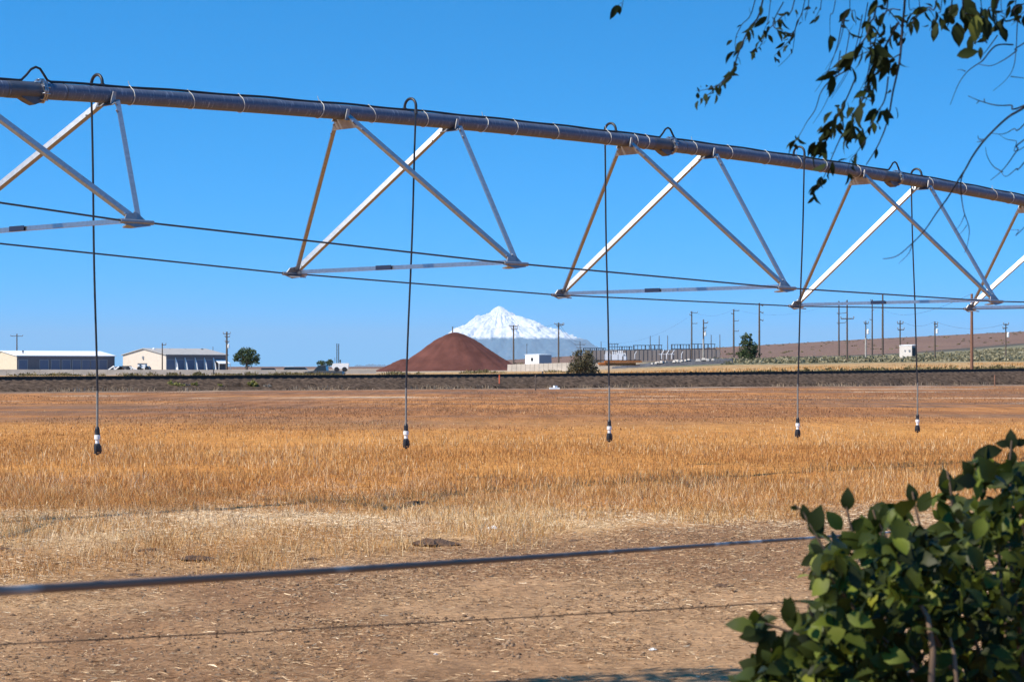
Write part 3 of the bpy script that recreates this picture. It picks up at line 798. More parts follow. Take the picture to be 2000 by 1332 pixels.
t = rng.random(16000) * 1.5 - .25; off = -4.2 + rng.normal(0, .75, len(t)); x = TL[0] + TD[0] * t * TLEN + TN[0] * off; y = TL[1] + TD[1] * t * TLEN + TN[1] * off
n2 = fbm(x / 2.5, y / 2.5, 3, 221); keep = rng.random(len(x)) < sstep(.42, .62, n2); x, y, n2 = x[keep], y[keep], n2[keep]
blades('ballast_foot_grass', x, y, (.06 + .30 * rng.random(len(x))**2) * (.4 + n2), .035 + 0 * x, rng.random(len(x)) * .7, np.clip(rng.normal(.5, .22, len(x)), 0, 1), attr_mat('dry_grey_grass', [(0, (0.16, 0.11, 0.07)), (0.6, (0.30, 0.22, 0.14)), (1, (0.52, 0.42, 0.31))], .85, .1))
leaf_grey = attr_mat('olive_brush', [(0, (0.050, 0.045, 0.018)), (0.5, (0.135, 0.112, 0.042)), (1, (0.27, 0.21, 0.10))], 0.8, 0.2)
sage_m = attr_mat('sagebrush', [(0, (0.10, 0.092, 0.05)), (0.5, (0.24, 0.21, 0.12)), (1, (0.42, 0.36, 0.23))], 0.85, 0.15)
def clump_leaves(cx, cy, cz, rx, rz, n, size):
    """leaf cards spread through dome-shaped bushes"""
    rep = np.repeat(np.arange(len(cx)), n)
    u = rng.normal(0, 1, (len(rep), 3)); u /= np.linalg.norm(u, axis=1)[:, None]; u[:, 2] = np.abs(u[:, 2])
    rr = rng.random(len(rep))**0.45 * (0.75 + 0.4 * rng.random(len(rep)))
    c = np.stack([cx[rep] + u[:, 0] * rx[rep] * rr, cy[rep] + u[:, 1] * rx[rep] * rr, cz[rep] + u[:, 2] * rz[rep] * rr], 1)
    s = (np.asarray(size)[rep] if np.ndim(size) else size) * (0.6 + 0.8 * rng.random(len(rep)))
    a = rng.normal(0, 1, (len(rep), 3)); a /= np.linalg.norm(a, axis=1)[:, None]
    bb = np.cross(a, rng.normal(0, 1, (len(rep), 3))); bb /= np.linalg.norm(bb, axis=1)[:, None]
    a = a * s[:, None]; bb = bb * (s * 0.55)[:, None]
    V = np.stack([c - a, c + bb, c + a, c - bb], 1).reshape(-1, 3)
    return V, np.arange(len(rep))[:, None] * 4 + np.arange(4), rep
def bush_stuff(name, cx, cy, rx, rz, n, size, m):
    V, q, rep = clump_leaves(cx, cy, ground_z(cx, cy) - 0.05, rx, rz, n, size)
    tone = rng.random(len(cx)) * 0.6
    return tag(np_mesh(name, V, [q], m, {'rnd': np.repeat(np.clip(tone[rep] + rng.random(len(rep)) * 0.45, 0, 1), 4)}), kind='stuff')
# brush strip at the wall (left) and at the edge of the straw (right)
cx, cy, px = far_points(150, -80, 1110, 62, 92); 
keep = rng.random(len(cx)) < 0.1 + 0.9 * sstep(0.45, 0.65, vnoise(px / 55, px * 0 + 3, 5)); cx, cy = cx[keep], cy[keep]
D_ = np.interp(1000 + cx / cy * F, [0, 1000], [236, 236]); f_ = D_ / cy; cx, cy = cx * f_, D_ + rng.normal(0, 4, len(cx))
bush_stuff('roadside_brush', cx, cy, 0.5 + 0.8 * rng.random(len(cx)), 0.18 + 0.36 * rng.random(len(cx)), 90, 0.11, leaf_grey)
cx, cy, px = far_points(330, 1180, 2080, 6, 22); bush_stuff('lineside_brush', cx, cy, 0.4 + 0.6 * rng.random(len(cx)), 0.30 + 0.35 * rng.random(len(cx)) * sstep(1400, 1650, px), 80, 0.11, leaf_grey)
# sagebrush on the slope to the right
n_ = 3400
d = np.exp(rng.uniform(math.log(285), math.log(700), n_)); px = rng.uniform(1380, 2080, n_); cx, cy = (px - 1000) / F * d, d
keep = (rng.random(n_) < sstep(0.30, 0.55, fbm(cx / 14, cy / 25, 3, 171))) & (d < np.interp(px, [1400, 1700, 1850, 2000], [480, 440, 560, 720])); cx, cy = cx[keep], cy[keep]
bush_stuff('sagebrush_cover', cx, cy, 0.4 + 0.6 * rng.random(len(cx)), 0.35 + 0.45 * rng.random(len(cx)), 34, 0.22, sage_m)
# scrub dots on the brown hill crest
n_ = 260; d = rng.uniform(900, 2450, n_); px = rng.uniform(1000, 2050, n_); cx, cy = (px - 1000) / F * d, d
bush_stuff('hill_scrub', cx, cy, 0.6 + 1.0 * rng.random(n_), 0.3 + 0.5 * rng.random(n_), 24, 0.4, leaf_grey)

# ------------------------------------------------------------------ storage buildings
cream = mat('cream_metal_siding', (0.60, 0.51, 0.37), 0.6, 0, 0.08, 2)
cream2 = mat('pale_beige_siding', (0.60, 0.52, 0.43), 0.6, 0, 0.08, 2)
darkwall = mat('dark_grey_siding', (0.13, 0.125, 0.14), 0.7, 0, 0.1, 2)
bluedoor = mat('slate_blue_door', (0.09, 0.125, 0.20), 0.55, 0, 0.05, 1)
whiteroof = mat('white_metal_roof', (0.88, 0.88, 0.87), 0.45, 0.0, 0.03, 1)
greyroof = mat('weathered_grey_roof', (0.40, 0.37, 0.33), 0.7, 0.0, 0.1, 1)
def ax(rz):
    return Vector((math.cos(rz), math.sin(rz), 0)), Vector((-math.sin(rz), math.cos(rz), 0))
def hall(label, corner, u, Lw, v, Lg, he, hr, wallm, gablem, roofm, doors, door_w, door_h, over=0.25):
    """corner: the ground corner between long wall (runs Lw along u) and gable (runs Lg along v)"""
    t_ = thing('storage_building', corner, label, 'building')
    z0 = corner.z - 1.0; z1 = corner.z + he; zr = corner.z + hr
    c = Vector((corner.x, corner.y, 0))
    a, b_, d_, e_ = c, c + u * Lw, c + u * Lw + v * Lg, c + v * Lg
    at_ = lambda p, z: Vector((p.x, p.y, z))
    mb = MB(); mb.add([at_(a, z0), at_(b_, z0), at_(b_, z1), at_(a, z1)], [(0, 1, 2, 3)]); mb.build('long_wall', wallm, t_); mb = MB(); mb.add([at_(d_, z0), at_(e_, z0), at_(e_, z1), at_(d_, z1)], [(0, 1, 2, 3)]); mb.build('long_wall', wallm, t_)
    m1, m2 = c + v * (Lg / 2), c + u * Lw + v * (Lg / 2)
    mb = MB(); mb.add([at_(e_, z0), at_(a, z0), at_(a, z1), at_(m1, zr), at_(e_, z1)], [(0, 1, 2, 3, 4)])
    mb.build('gable_wall', gablem, t_); mb = MB(); mb.add([at_(b_, z0), at_(d_, z0), at_(d_, z1), at_(m2, zr), at_(b_, z1)], [(0, 1, 2, 3, 4)]); mb.build('gable_wall', gablem, t_)
    sl = (hr - he) / (Lg / 2)
    mb = MB()
    for s_ in (0, 1):
        base = c if s_ == 0 else c + v * Lg
        vv = v if s_ == 0 else -v
        lo0 = at_(base - vv * over - u * over, z1 - sl * over + 0.05); lo1 = at_(base - vv * over + u * (Lw + over), z1 - sl * over + 0.05)
        hi0 = at_(m1 - u * over, zr + 0.05); hi1 = at_(m2 + u * over, zr + 0.05)
        k = Vector((0, 0, 0.14))
        mb.add([lo0, lo1, hi1, hi0, lo0 + k, lo1 + k, hi1 + k, hi0 + k], [(3, 2, 1, 0), (4, 5, 6, 7), (0, 1, 5, 4), (1, 2, 6, 5), (2, 3, 7, 6), (3, 0, 4, 7)])
    mb.build('roof', roofm, t_)
    for dpos in doors:
        p_ = c + u * dpos - v * 0.03
        mb = MB(); mb.box((p_.x, p_.y, corner.z + door_h / 2 - 0.3), (door_w, 0.08, door_h), math.atan2(u.y, u.x)); dr = mb.build('door', bluedoor, t_)
        mb = MB()
        for s_ in (-1, 1):
            q_ = p_ + u * (s_ * (door_w / 2 + 0.07)) - v * 0.02; mb.box((q_.x, q_.y, corner.z + door_h / 2 - 0.3), (0.13, 0.10, door_h), math.atan2(u.y, u.x))
        q_ = p_ - v * 0.02; mb.box((q_.x, q_.y, corner.z + door_h - 0.22), (door_w + 0.28, 0.10, 0.14), math.atan2(u.y, u.x)); mb.build('door_frame', M['grey'], dr)
    return t_
# the long walls face right of the camera, the gables face the sun on the left
def wall_between(pxa, pxb, D, ang):
    """long wall starting at pixel pxa, distance D, heading ang, until it meets the sight line pxb"""
    a = Vector(((pxa - 1000) / F * D, D, 0)); u = Vector((math.cos(ang), math.sin(ang), 0)); ub = (pxb - 1000) / F
    Lw = (ub * a.y - a.x) / (u.x - ub * u.y)
    return a, u, Lw
def gable_len(a, v, px):
    ub = (px - 1000) / F; return (ub * a.y - a.x) / (v.x - ub * v.y)
D1 = 430.0
a, u, Lw = wall_between(33, 224, D1, R(41)); v = Vector((-u.y, u.x, 0))
zc = EYE - (723 - HZ) / F * D1; a.z = zc
b1 = hall('long white roofed storage building with dark blue doors at the left edge', a, u, Lw, v, 13.0, (723 - 695.5) / F * D1, (723 - 689.5) / F * D1 + 0.35, darkwall, cream, whiteroof,
     [Lw * q_ for q_ in (0.06, 0.27, 0.385, 0.495, 0.60, 0.70, 0.79, 0.875)], Lw * 0.082, 2.35)
p_ = a + u * (Lw * 0.13) + v * 3.0
mb = MB(); mb.lathe((p_.x, p_.y, a.z + 3.1), [(0.14, -0.6), (0.14, 0.75), (0.2, 0.78), (0.2, 0.95)], 8); mb.build('roof_vent', M['steel_dark'], b1)
D2 = 430.0
a, u, Lw = wall_between(324.5, 443, D2, R(42)); v = Vector((-u.y, u.x, 0)); a.z = EYE - (723 - HZ) / F * D2
Lg = gable_len(a, v, 240)
b2 = hall('beige storage building with grey roof and bright fins between its blue doors', a, u, Lw, v, Lg, (723 - 693.5) / F * D2, (723 - 685.5) / F * D2 + 0.45, darkwall, cream2, greyroof,
     [Lw * q_ for q_ in (0.07, 0.22, 0.385, 0.545, 0.685)], Lw * 0.125, 2.4, 0.30)
for q_ in (0.145, 0.30, 0.465, 0.62, 0.77):
    p_ = a + u * (Lw * q_)
    mb = MB(); mb.plate([(p_.x - v.x * 0.1, p_.y - v.y * 0.1, a.z - 0.3), (p_.x - v.x * 1.3, p_.y - v.y * 1.3, a.z - 0.3), (p_.x - v.x * 0.9, p_.y - v.y * 0.9, a.z + 1.2), (p_.x - v.x * 0.25, p_.y - v.y * 0.25, a.z + 2.35), (p_.x - v.x * 0.1, p_.y - v.y * 0.1, a.z + 2.6)], 0.14)
    mb.build('wall_fin', M['white'], b2)
for q_, hh, m_ in ((0.10, 1.0, M['white']), (0.36, 0.8, M['galv_mid']), (0.62, 0.8, M['galv_mid']), (0.9, 0.9, M['steel_dark'])):
    p_ = a + u * (Lw * q_) + v * (Lg * 0.42); zz = a.z + 3.65
    mb = MB(); mb.lathe((p_.x, p_.y, zz), [(0.16, -0.3), (0.16, hh * .5), (0.30, hh * .55), (0.30, hh * .8), (0.1, hh)], 10); mb.build('roof_vent', m_, b2)
p_ = a + v * (Lg * 0.52) - u * 0.03
mb = MB(); mb.lathe((p_.x, p_.y, a.z + 2.6), [(0.28, -0.28), (0.28, 0.28)], 12); mb.build('vent_louvre', M['grey'], b2)
p_ = a + u * (Lw * 0.89) - v * 0.8
mb = MB(); hw = 1.4
mb.plate([tuple(p_ + u * -hw - v * 0.9 + UP * 1.35), tuple(p_ + u * hw - v * 0.9 + UP * 1.35), tuple(p_ + u * hw + v * 0.75 + UP * 2.1), tuple(p_ - u * hw + v * 0.75 + UP * 2.1)], 0.1)
aw = mb.build('awning', M['white'], b2)
mb = MB()
mb.box(tuple(p_ - u * hw - v * 0.8 + UP * 0.5), (0.12, 0.12, 1.7)); mb.build('awning_post', M['white'], aw)
mb = MB(); mb.box(tuple(p_ + u * hw - v * 0.8 + UP * 0.5), (0.12, 0.12, 1.7)); mb.build('awning_post', M['white'], aw)

# ------------------------------------------------------------------ low concrete walls along the road
def low_wall(label, px0, px1, D0, D1_, pt0, pt1):
    n = 60; rows = []
    for i in range(n + 1):
        t = i / n; px = px0 + (px1 - px0) * t; D = D0 + (D1_ - D0) * t
        rows.append((P(px, pt0 + (pt1 - pt0) * t, D)))
    t_ = thing('concrete_wall', (rows[n // 2].x, rows[n // 2].y, gz(rows[n // 2].x, rows[n // 2].y)), label, 'wall')
    for i in range(0, n, 4):
        a, b_ = rows[i], rows[min(n, i + 4)]
        d = (b_ - a); d.z = 0; L = d.length; d.normalize(); s_ = Vector((-d.y, d.x, 0)) * 0.09
        a2, b2_ = a + d * 0.02, b_ - d * 0.02
        mb = MB(); vs = []
        for p_ in (a2, b2_):
            vs += [Vector((p_.x, p_.y, p_.z)) - s_, Vector((p_.x, p_.y, p_.z)) + s_, Vector((p_.x, p_.y, -0.4)) + s_ * 2, Vector((p_.x, p_.y, -0.4)) - s_ * 2]
        mb.add(vs, [(0, 1, 2, 3), (7, 6, 5, 4), (0, 4, 5, 1), (1, 5, 6, 2), (2, 6, 7, 3), (3, 7, 4, 0)])
        mb.build('wall_panel', M['concrete'], t_)
low_wall('long low pale concrete wall in front of the storage buildings', -250, 735, 250, 256, 721.3, 722.5)
low_wall('low pale concrete wall running right from the cinder pile to the olive bush', 992, 1125, 270, 262, 712.0, 708.0)

# ------------------------------------------------------------------ red cinder pile
def pile(name, label, cat, cx, cy, prof_l, prof_r, hgt, m, depth, seed, z0=None):
    nr, na = 60, 150
    A = np.linspace(0, 2 * math.pi, na, endpoint=False); Rr = np.linspace(0.0, 1.25, nr)
    AA, RR = np.meshgrid(A, Rr)
    w_ = fbm(np.cos(AA) * 2.5 + seed, np.sin(AA) * 2.5 + seed, 3, seed) - 0.5
    rad = np.where(np.cos(AA) < 0, prof_l, prof_r)
    c_ = (np.cos(AA) + 1) / 2; c_ = c_ * c_ * (3 - 2 * c_); rad = prof_l * (1 - c_) + prof_r * c_
    x = cx + RR * np.cos(AA) * rad * (1 + 0.10 * w_); y = cy + RR * np.sin(AA) * depth
    hh = np.interp(RR, [0, 0.05, 0.14, 0.3, 0.6, 0.88, 1.0, 1.25], [1.0, 0.99, 0.94, 0.78, 0.41, 0.095, 0.0, -0.1])
    z = (gz(cx, cy) - 0.3 if z0 is None else z0) + hgt * hh + 0.28 * (fbm(x / 1.2, y / 1.2, 4, seed) - 0.5) * sstep(0, .2, RR) + hgt * 0.07 * (fbm(np.cos(AA) * 6, np.sin(AA) * 6 + RR, 3, seed + 3) - 0.5) * sstep(0.1, 0.5, RR)
    V = np.stack([x.ravel(), y.ravel(), z.ravel()], 1); i = np.arange(nr * na).reshape(nr, na); j = np.roll(i, -1, 1)
    q = np.stack([i[:-1].ravel(), i[1:].ravel(), j[1:].ravel(), j[:-1].ravel()], 1)
    return tag(np_mesh(name, V, [q], m, smooth=True), label, cat)
cin = mat('red_volcanic_cinder', (0.118, 0.047, 0.036), 0.95, 0, 0.35, 0.22, 0.8, 2.0, spec=0.1)
DP = 330.0
pz = EYE - (724 - HZ) / F * DP
c_ = P(888, 724, DP)
pile('cinder_pile', 'large dark red cone shaped pile of volcanic cinder in front of the snowy mountain', 'gravel pile', c_.x, c_.y, 128 / F * DP, 140 / F * DP, (724 - 649) / F * DP, cin, 10.0, 3, pz)
c_ = P(790, 724, DP - 2)
pile('cinder_mound', 'low red cinder mound at the left foot of the large cinder pile', 'gravel pile', c_.x, c_.y, 58 / F * DP, 70 / F * DP, (724 - 701) / F * DP, cin, 5.0, 9, pz)
c_ = P(1320, 716, 300.0)
berm_m = mat('dark_grey_crushed_rock', (0.075, 0.075, 0.080), 0.95, 0, 0.45, 0.6, 0.9, 3)
def bank():
    ns_ = 160; V = []; D = 300.0
    for i in range(ns_):
        t = i / (ns_ - 1); px = 1195 + 237 * t
        top = np.interp(px, [1195, 1240, 1300, 1350, 1432], [717.0, 712.0, 706.5, 702.0, 700.0]) ; bot = np.interp(px, [1195, 1240, 1300, 1432], [719, 719, 717.5, 712.5])
        top += 1.4 * (float(fbm(np.array([px / 9.0]), np.array([1.0]), 3, 7)[0]) - 0.5)
        a, b_ = P(px, top, D), P(px, bot + 2, D - 2.2)
        k = 0 if 0 < i < ns_ - 1 else 1
        V += [tuple(b_), tuple(a.lerp(b_, 0.5) + Vector((0, -0.1, 0.05))), tuple(a if not k else a - UP * 0.6), (a.x, a.y + 1.2, a.z + 0.02 if not k else a.z - 0.6), (a.x, a.y + 3.5, b_.z - 0.6)]
    V = np.array(V); V[:, 2] += 0.10 * (rng.random(len(V)) - 0.5)
    i = np.arange(len(V)).reshape(ns_, 5)
    q = np.stack([i[:-1, :-1].ravel(), i[1:, :-1].ravel(), i[1:, 1:].ravel(), i[:-1, 1:].ravel()], 1)
    tag(np_mesh('gravel_bank', V, [q], berm_m), 'dark grey crushed rock bank to the left of the lone conical tree', 'gravel bank')
bank()
# pale rubble on top of the bank
chunk_m = mat('pale_broken_concrete', (0.55, 0.50, 0.44), 0.9, 0, 0.1, 2)
for i in range(26):
    px = random.choice([random.uniform(1256, 1325), random.uniform(1325, 1395)]); top = float(np.interp(px, [1195, 1240, 1300, 1350, 1432], [717.0, 712.0, 706.5, 702.0, 700.0]))
    c_ = P(px, top + random.uniform(-0.6, 1.6), 299.5); s_ = random.uniform(0.12, 0.34)
    mb = MB(); mb.box(tuple(c_), (s_ * 2.2, s_ * 1.4, s_), random.uniform(0, 3), taper=random.uniform(0.5, 0.9))
    tag(mb.build('concrete_chunk', chunk_m), 'pale chunk of broken concrete lying on the dark rock bank', 'rubble', 'concrete chunks on the dark rock bank')
# rusty beams
rustm = mat('orange_rusty_steel', (0.62, 0.24, 0.06), 0.85, 0, 0.35, 0.6)
rustd = mat('dark_rusty_steel', (0.10, 0.045, 0.025), 0.85, 0, 0.35, 0.6)
for k, (x0, x1, yy, hh, m_) in enumerate(((1168, 1242, 710.4, 4.2, rustm), (1180, 1254, 706.4, 2.8, rustm), (1166, 1252, 703.9, 1.5, rustd), (1170, 1250, 713.6, 1.8, rustd))):
    D = 296 - (k % 2) * 0.4; a, b_ = P(x0, yy, D), P(x1, yy, D); c_ = (a + b_) / 2
    mb = MB(); hh_ = hh / F * D
    mb.box((c_.x, c_.y, c_.z + hh_ * 0.4), ((b_ - a).length, 0.5, hh_ * 0.22)); mb.box((c_.x, c_.y, c_.z), ((b_ - a).length, 0.14, hh_ * 0.6)); mb.box((c_.x, c_.y, c_.z - hh_ * 0.4), ((b_ - a).length, 0.5, hh_ * 0.22))
    lab = ['orange rusty steel beam, the thickest one in the stack behind the olive bush', 'orange rusty beam lying just under the dark top beam of the stack', 'dark rusty beam, topmost in the beam stack', 'dark rusty beam at the bottom of the beam stack'][k]
    tag(mb.build('steel_beam', m_), lab, 'beam', 'rusty steel beams in a stack')

# ------------------------------------------------------------------ small buildings
def small_building(name, label, px0, pxc, px1, ptop, pbot, D, m1, m2, roofm, cat='building'):
    c_ = P(pxc, pbot, D); zt = EYE - (ptop - HZ) / F * D
    # lit face runs left from the corner, the other face right and away
    u = Vector((math.cos(R(140)), math.sin(R(140)), 0)); v = Vector((math.cos(R(42)), math.sin(R(42)), 0))
    def ln(d, px): ub = (px - 1000) / F; return (ub * c_.y - c_.x) / (d.x - ub * d.y)
    lu, lv = ln(u, px0), ln(v, px1)
    t_ = thing(name, c_, label, cat)
    p0 = Vector((c_.x, c_.y, 0)); A_ = p0 + u * lu; B_2 = p0 + v * lv; C_ = A_ + v * lv
    z0 = c_.z - 0.5
    def quad(nm, a, b_, m_):
        mb = MB(); mb.plate([(a.x, a.y, z0), (b_.x, b_.y, z0), (b_.x, b_.y, zt), (a.x, a.y, zt)], 0.06); return mb.build(nm, m_, t_)
    f1 = quad('front_wall', A_, p0, m1); quad('side_wall', p0, B_2, m2); quad('rear_wall', A_, C_, m1); quad('rear_wall', B_2, C_, m2)
    cx_ = (A_ + B_2) / 2
    mb = MB(); o = 1.06
    mb.plate([((q.x - cx_.x) * o + cx_.x, (q.y - cx_.y) * o + cx_.y, zt + 0.09 + (0.10 if k in (2, 3) else 0)) for k, q in enumerate((A_, p0, B_2, C_))], 0.10); mb.build('roof', roofm, t_)
    return t_, p0, u, v, lu, lv, c_.z, zt
t_, p0, u, v, lu, lv, zb, zt = small_building('utility_building', 'small flat roofed white building with a shade-tinted grey side right of the cinder pile', 1026, 1053, 1077, 693.5, 708, 400, M['white'], mat('painted_shade_siding', (0.22, 0.25, 0.31), 0.6), M['white'])  # blue-grey stands in for shade on the side turned from the sun
p_ = p0 + u * (lu * 0.5); nrm = Vector((u.y, -u.x, 0)); nrm = -nrm if nrm.y > 0 else nrm
mb = MB(); q_ = p_ + nrm * 0.06; mb.box((q_.x, q_.y, zb + 0.6), (0.5, 0.08, 0.6), math.atan2(u.y, u.x)); mb.build('window', M['black'], t_)
t_, p0, u, v, lu, lv, zb, zt = small_building('pump_shed', 'small pale pump shed standing in the sagebrush by a pole', 1757, 1781, 1790, 676, 700, 320, mat('pale_shed_wall', (0.62, 0.56, 0.50), 0.8, 0, 0.08, 2), mat('painted_shade_shed_wall', (0.28, 0.25, 0.23), 0.8, 0, 0.1, 3), M['white'], 'shed')  # darker side wall has the shed's shade put into its colour
nrm = Vector((u.y, -u.x, 0)); nrm = -nrm if nrm.y > 0 else nrm
for f_, s_, hz_ in ((0.55, 0.16, 1.2), (0.18, 0.24, 1.2)):
    q_ = p0 + u * (lu * f_) + nrm * 0.1; mb = MB(); mb.box((q_.x, q_.y, zb + hz_), (s_, 0.14, s_), math.atan2(u.y, u.x)); mb.build('meter_box', M['grey'], t_)
q_ = p0 + v * (lv * 0.4) + Vector((v.y, -v.x, 0)) * 0.06; mb = MB(); mb.box((q_.x, q_.y, zb + 0.75), (0.7, 0.1, 1.7), math.atan2(v.y, v.x)); mb.build('door', M['black'], t_)

# ------------------------------------------------------------------ utility poles and wires
POLE = {}
def pole(px, ytop, ybase, D, r, label, arms=(), transformer=None, m='wood', pale=None, tilt=0.0):
    """arms: (photo row, half length left m, half length right m, rise)"""
    base = P(px, ybase, D); base.z = min(base.z, gz(base.x, base.y)) if ybase else gz(base.x, base.y)
    top = P(px, ytop, D)
    t_ = thing('utility_pole', base, label, 'utility pole', 'utility poles beyond the railway')
    mb = MB(); mb.tube([base - UP * 0.5, base.lerp(top, 0.5) + Vector((tilt, 0, 0)), top], [r * 1.15, r, r * 0.78], 10)
    mb.build('post', M[m], t_)
    tips = []
    for yy, l1, l2, rise in arms:
        z = EYE - (yy - HZ) / F * D; a, b_ = Vector((base.x - l1, D - 0.16, z - rise * 0.5)), Vector((base.x + l2, D - 0.16, z + rise * 0.5))
        mb = MB(); mb.tube([a, b_], 0.085, 6); am = mb.build('crossarm', M['wood'], t_)
        for e_ in (a, b_):
            if (e_ - Vector((base.x, D, z))).length > 0.3:
                mb = MB(); mb.lathe((e_.x, e_.y, e_.z + 0.07), [(0.05, 0), (0.09, 0.08), (0.05, 0.14), (0.09, 0.2), (0.04, 0.3)], 8); mb.build('insulator', M['grey'], am)
                tips.append(e_ + UP * 0.36)
    if transformer:
        z = EYE - (transformer - HZ) / F * D
        mb = MB(); mb.lathe((base.x + 0.34, D - 0.1, z), [(0.14, -0.4), (0.2, -0.35), (0.2, 0.25), (0.15, 0.32), (0.06, 0.42)], 12); mb.build('transformer', M['white'] if transformer > 640 else M['grey'], t_)
    if pale:
        mb = MB(); zt = EYE - (pale - HZ) / F * D; mb.tube([(base.x - 0.05, D - 0.22, base.z - 0.3), (base.x - 0.05, D - 0.22, zt)], 0.13, 8); mb.build('conduit', M['concrete'], t_)
    POLE[px] = (top, tips)
    return t_
pole(33, 652, 723, 560, .17, 'utility pole with one crossarm behind the white roofed building', [(656.5, 1.6, 1.6, 0)])
pole(317, 670, 723, 395, .12, 'short pole in front of the beige gable corner', [(673.5, .1, .7, 0)], transformer=None)
pole(443, 648, 723, 420, .20, 'tall pole with several short arms between the beige building and the round tree', [(652, .7, .7, 0), (658, .35, .6, 0), (668, .3, .45, 0)], transformer=676)
pole(416, 677, 700, 560, .08, 'thin short pole seen above the grey roof')
pole(884, 638, 715, 480, .15, 'pole whose tip shows above the summit of the cinder pile')
pole(1003, 635, 708, 430, .17, 'pole with two crossarms standing against the snowy mountain', [(637.5, .9, .9, 0), (643, .5, .8, 0)])
pole(1091, 630, 706, 430, .17, 'pole at the right tip of the snow band with a double arm', [(633.5, .8, .9, 0), (636, .4, 1.1, .3)])
pole(1029, 672, 706, 470, .06, 'thin lamp mast behind the white and grey building', [(673, .12, .12, 0)])
pole(1133, 667, 706, 600, .12, 'short crossarm pole just above the olive bush', [(673, 1.5, 1.5, 0), (679, 1.0, .6, 0)])
pole(1174, 667, 698, 700, .12, 'dark pole beside the third drop hose at the substation')
for px, y0, lab in ((1270, 656, 'left of a close trio'), (1287.5, 656, 'middle of a close trio'), (1304, 655, 'right of a close trio')):
    pole(px, y0, 694, 820, .16, 'dark substation mast, ' + lab + ' above the substation frames')
pole(1389, 654, 694, 820, .16, 'dark substation mast at the right end of the frames')
pole(1406, 653, 692, 830, .15, 'dark substation mast standing alone before the brown hill')
pole(1351, 608, 694, 560, .20, 'tall pole over the substation with three small side arms', [(611, .3, 1.5, 0), (615, .6, .1, 0), (632, .1, 1.4, 0)])
pole(1374, 624, 700, 400, .15, 'pole with a white lower half at the end of the dark rock bank', [(631, .1, .8, 0), (641, .2, .5, 0), (648, .1, .4, 0)], transformer=652, pale=662)
pole(1433, 604, 696, 560, .22, 'tall pole left of the conical tree', [(607, .1, 1.4, 0), (613, .7, .1, 0), (627, .1, 1.3, 0), (647, .1, 1.3, 0)])
pole(1483, 592, 707, 420, .19, 'tall pole just right of the conical tree with three stubby arms', [(596, .05, .75, -.4), (610, .05, .75, -.4), (625, .05, .75, -.4)])
pole(1638.5, 588, 692, 560, .20, 'tall slim pole with paired side arms, left neighbour of the wide armed pole', [(592, .1, 1.9, .3), (612, .5, 2.0, .2), (631, .5, 1.8, .2)])
pole(1654.5, 586, 713, 300, .12, 'pole with a wide crossarm upturned at both ends', [(622.5, .92, .92, 0)], m='wood')
pole(1691, 627, 699, 340, .11, 'shorter pole with a pale conduit up its lower half', [(632, .3, .4, 0)], transformer=648, pale=660)
pole(1703.5, 585, 684, 600, .20, 'tall pole directly behind the shorter conduit pole', [(587, .6, .2, -.2), (606, .1, .4, 0), (625, .7, .2, -.2)])
pole(1724, 575, 686, 560, .26, 'thickest tall pole under the truss spreader, left of the pump shed')
pole(1758, 626, 699, 330, .11, 'pole at the left corner of the pump shed', [(632, .45, .45, 0), (644, .4, .6, 0)])
pole(1826, 628, 699, 340, .12, 'pole with a small grey transformer right of the pump shed', [(633, .2, .4, 0), (639, .1, .4, .2)], transformer=647, pale=None)
pole(1898, 574, 723, 185, .13, 'reddish brown pole rising behind the lower corner of the far right truss', m='woodred')
pole(1964.5, 632, 701, 330, .10, 'small pole with a crossarm and white transformer near the right edge', [(634, .4, .4, 0), (641, .5, .2, .2)], transformer=654)
wire_dark = mat('overhead_wire', (0.05, 0.05, 0.055), 0.6)
def wire(a, b_, sag, label, r=0.014):
    pts = [a.lerp(b_, k / 16) - UP * (sag * 4 * (k / 16) * (1 - k / 16)) for k in range(17)]
    mb = MB(); mb.tube(pts, r, 4); tag(mb.build('overhead_wire', wire_dark), label, 'wire', 'overhead wires')
g = lambda px: POLE[px][0]
wire(g(884), g(1003), 0.8, 'faint wire across the snowy mountain from the cinder pile pole')
wire(g(1003), g(1091), 0.8, 'faint wire crossing the right flank of the snowy mountain')
wire(g(1091), g(1133), 1.2, 'dark wire dropping steeply to the pole above the olive bush', 0.03)
wire(g(1091) - UP * 0.7, g(1133) - UP * 0.9, 1.2, 'lower of the two wires dropping to the pole above the olive bush', 0.022)
wire(g(1351), g(1433), 1.5, 'faint wire between two tall poles over the dark rock bank')
wire(g(1433), g(1638.5), 2.5, 'faint wire spanning over the conical tree')
wire(g(1174), g(1351) - UP * 1.0, 3.0, 'faint wire rising over the substation to a tall pole')
wire(g(1758), g(1826), 0.8, 'faint wire between the pump shed pole and the grey transformer pole')
wire(g(1826), g(1964.5), 1.0, 'faint pale wire between the two transformer poles at the right')
wire(g(1703.5), g(1898), 3.0, 'faint wire rising to the top of the reddish pole')

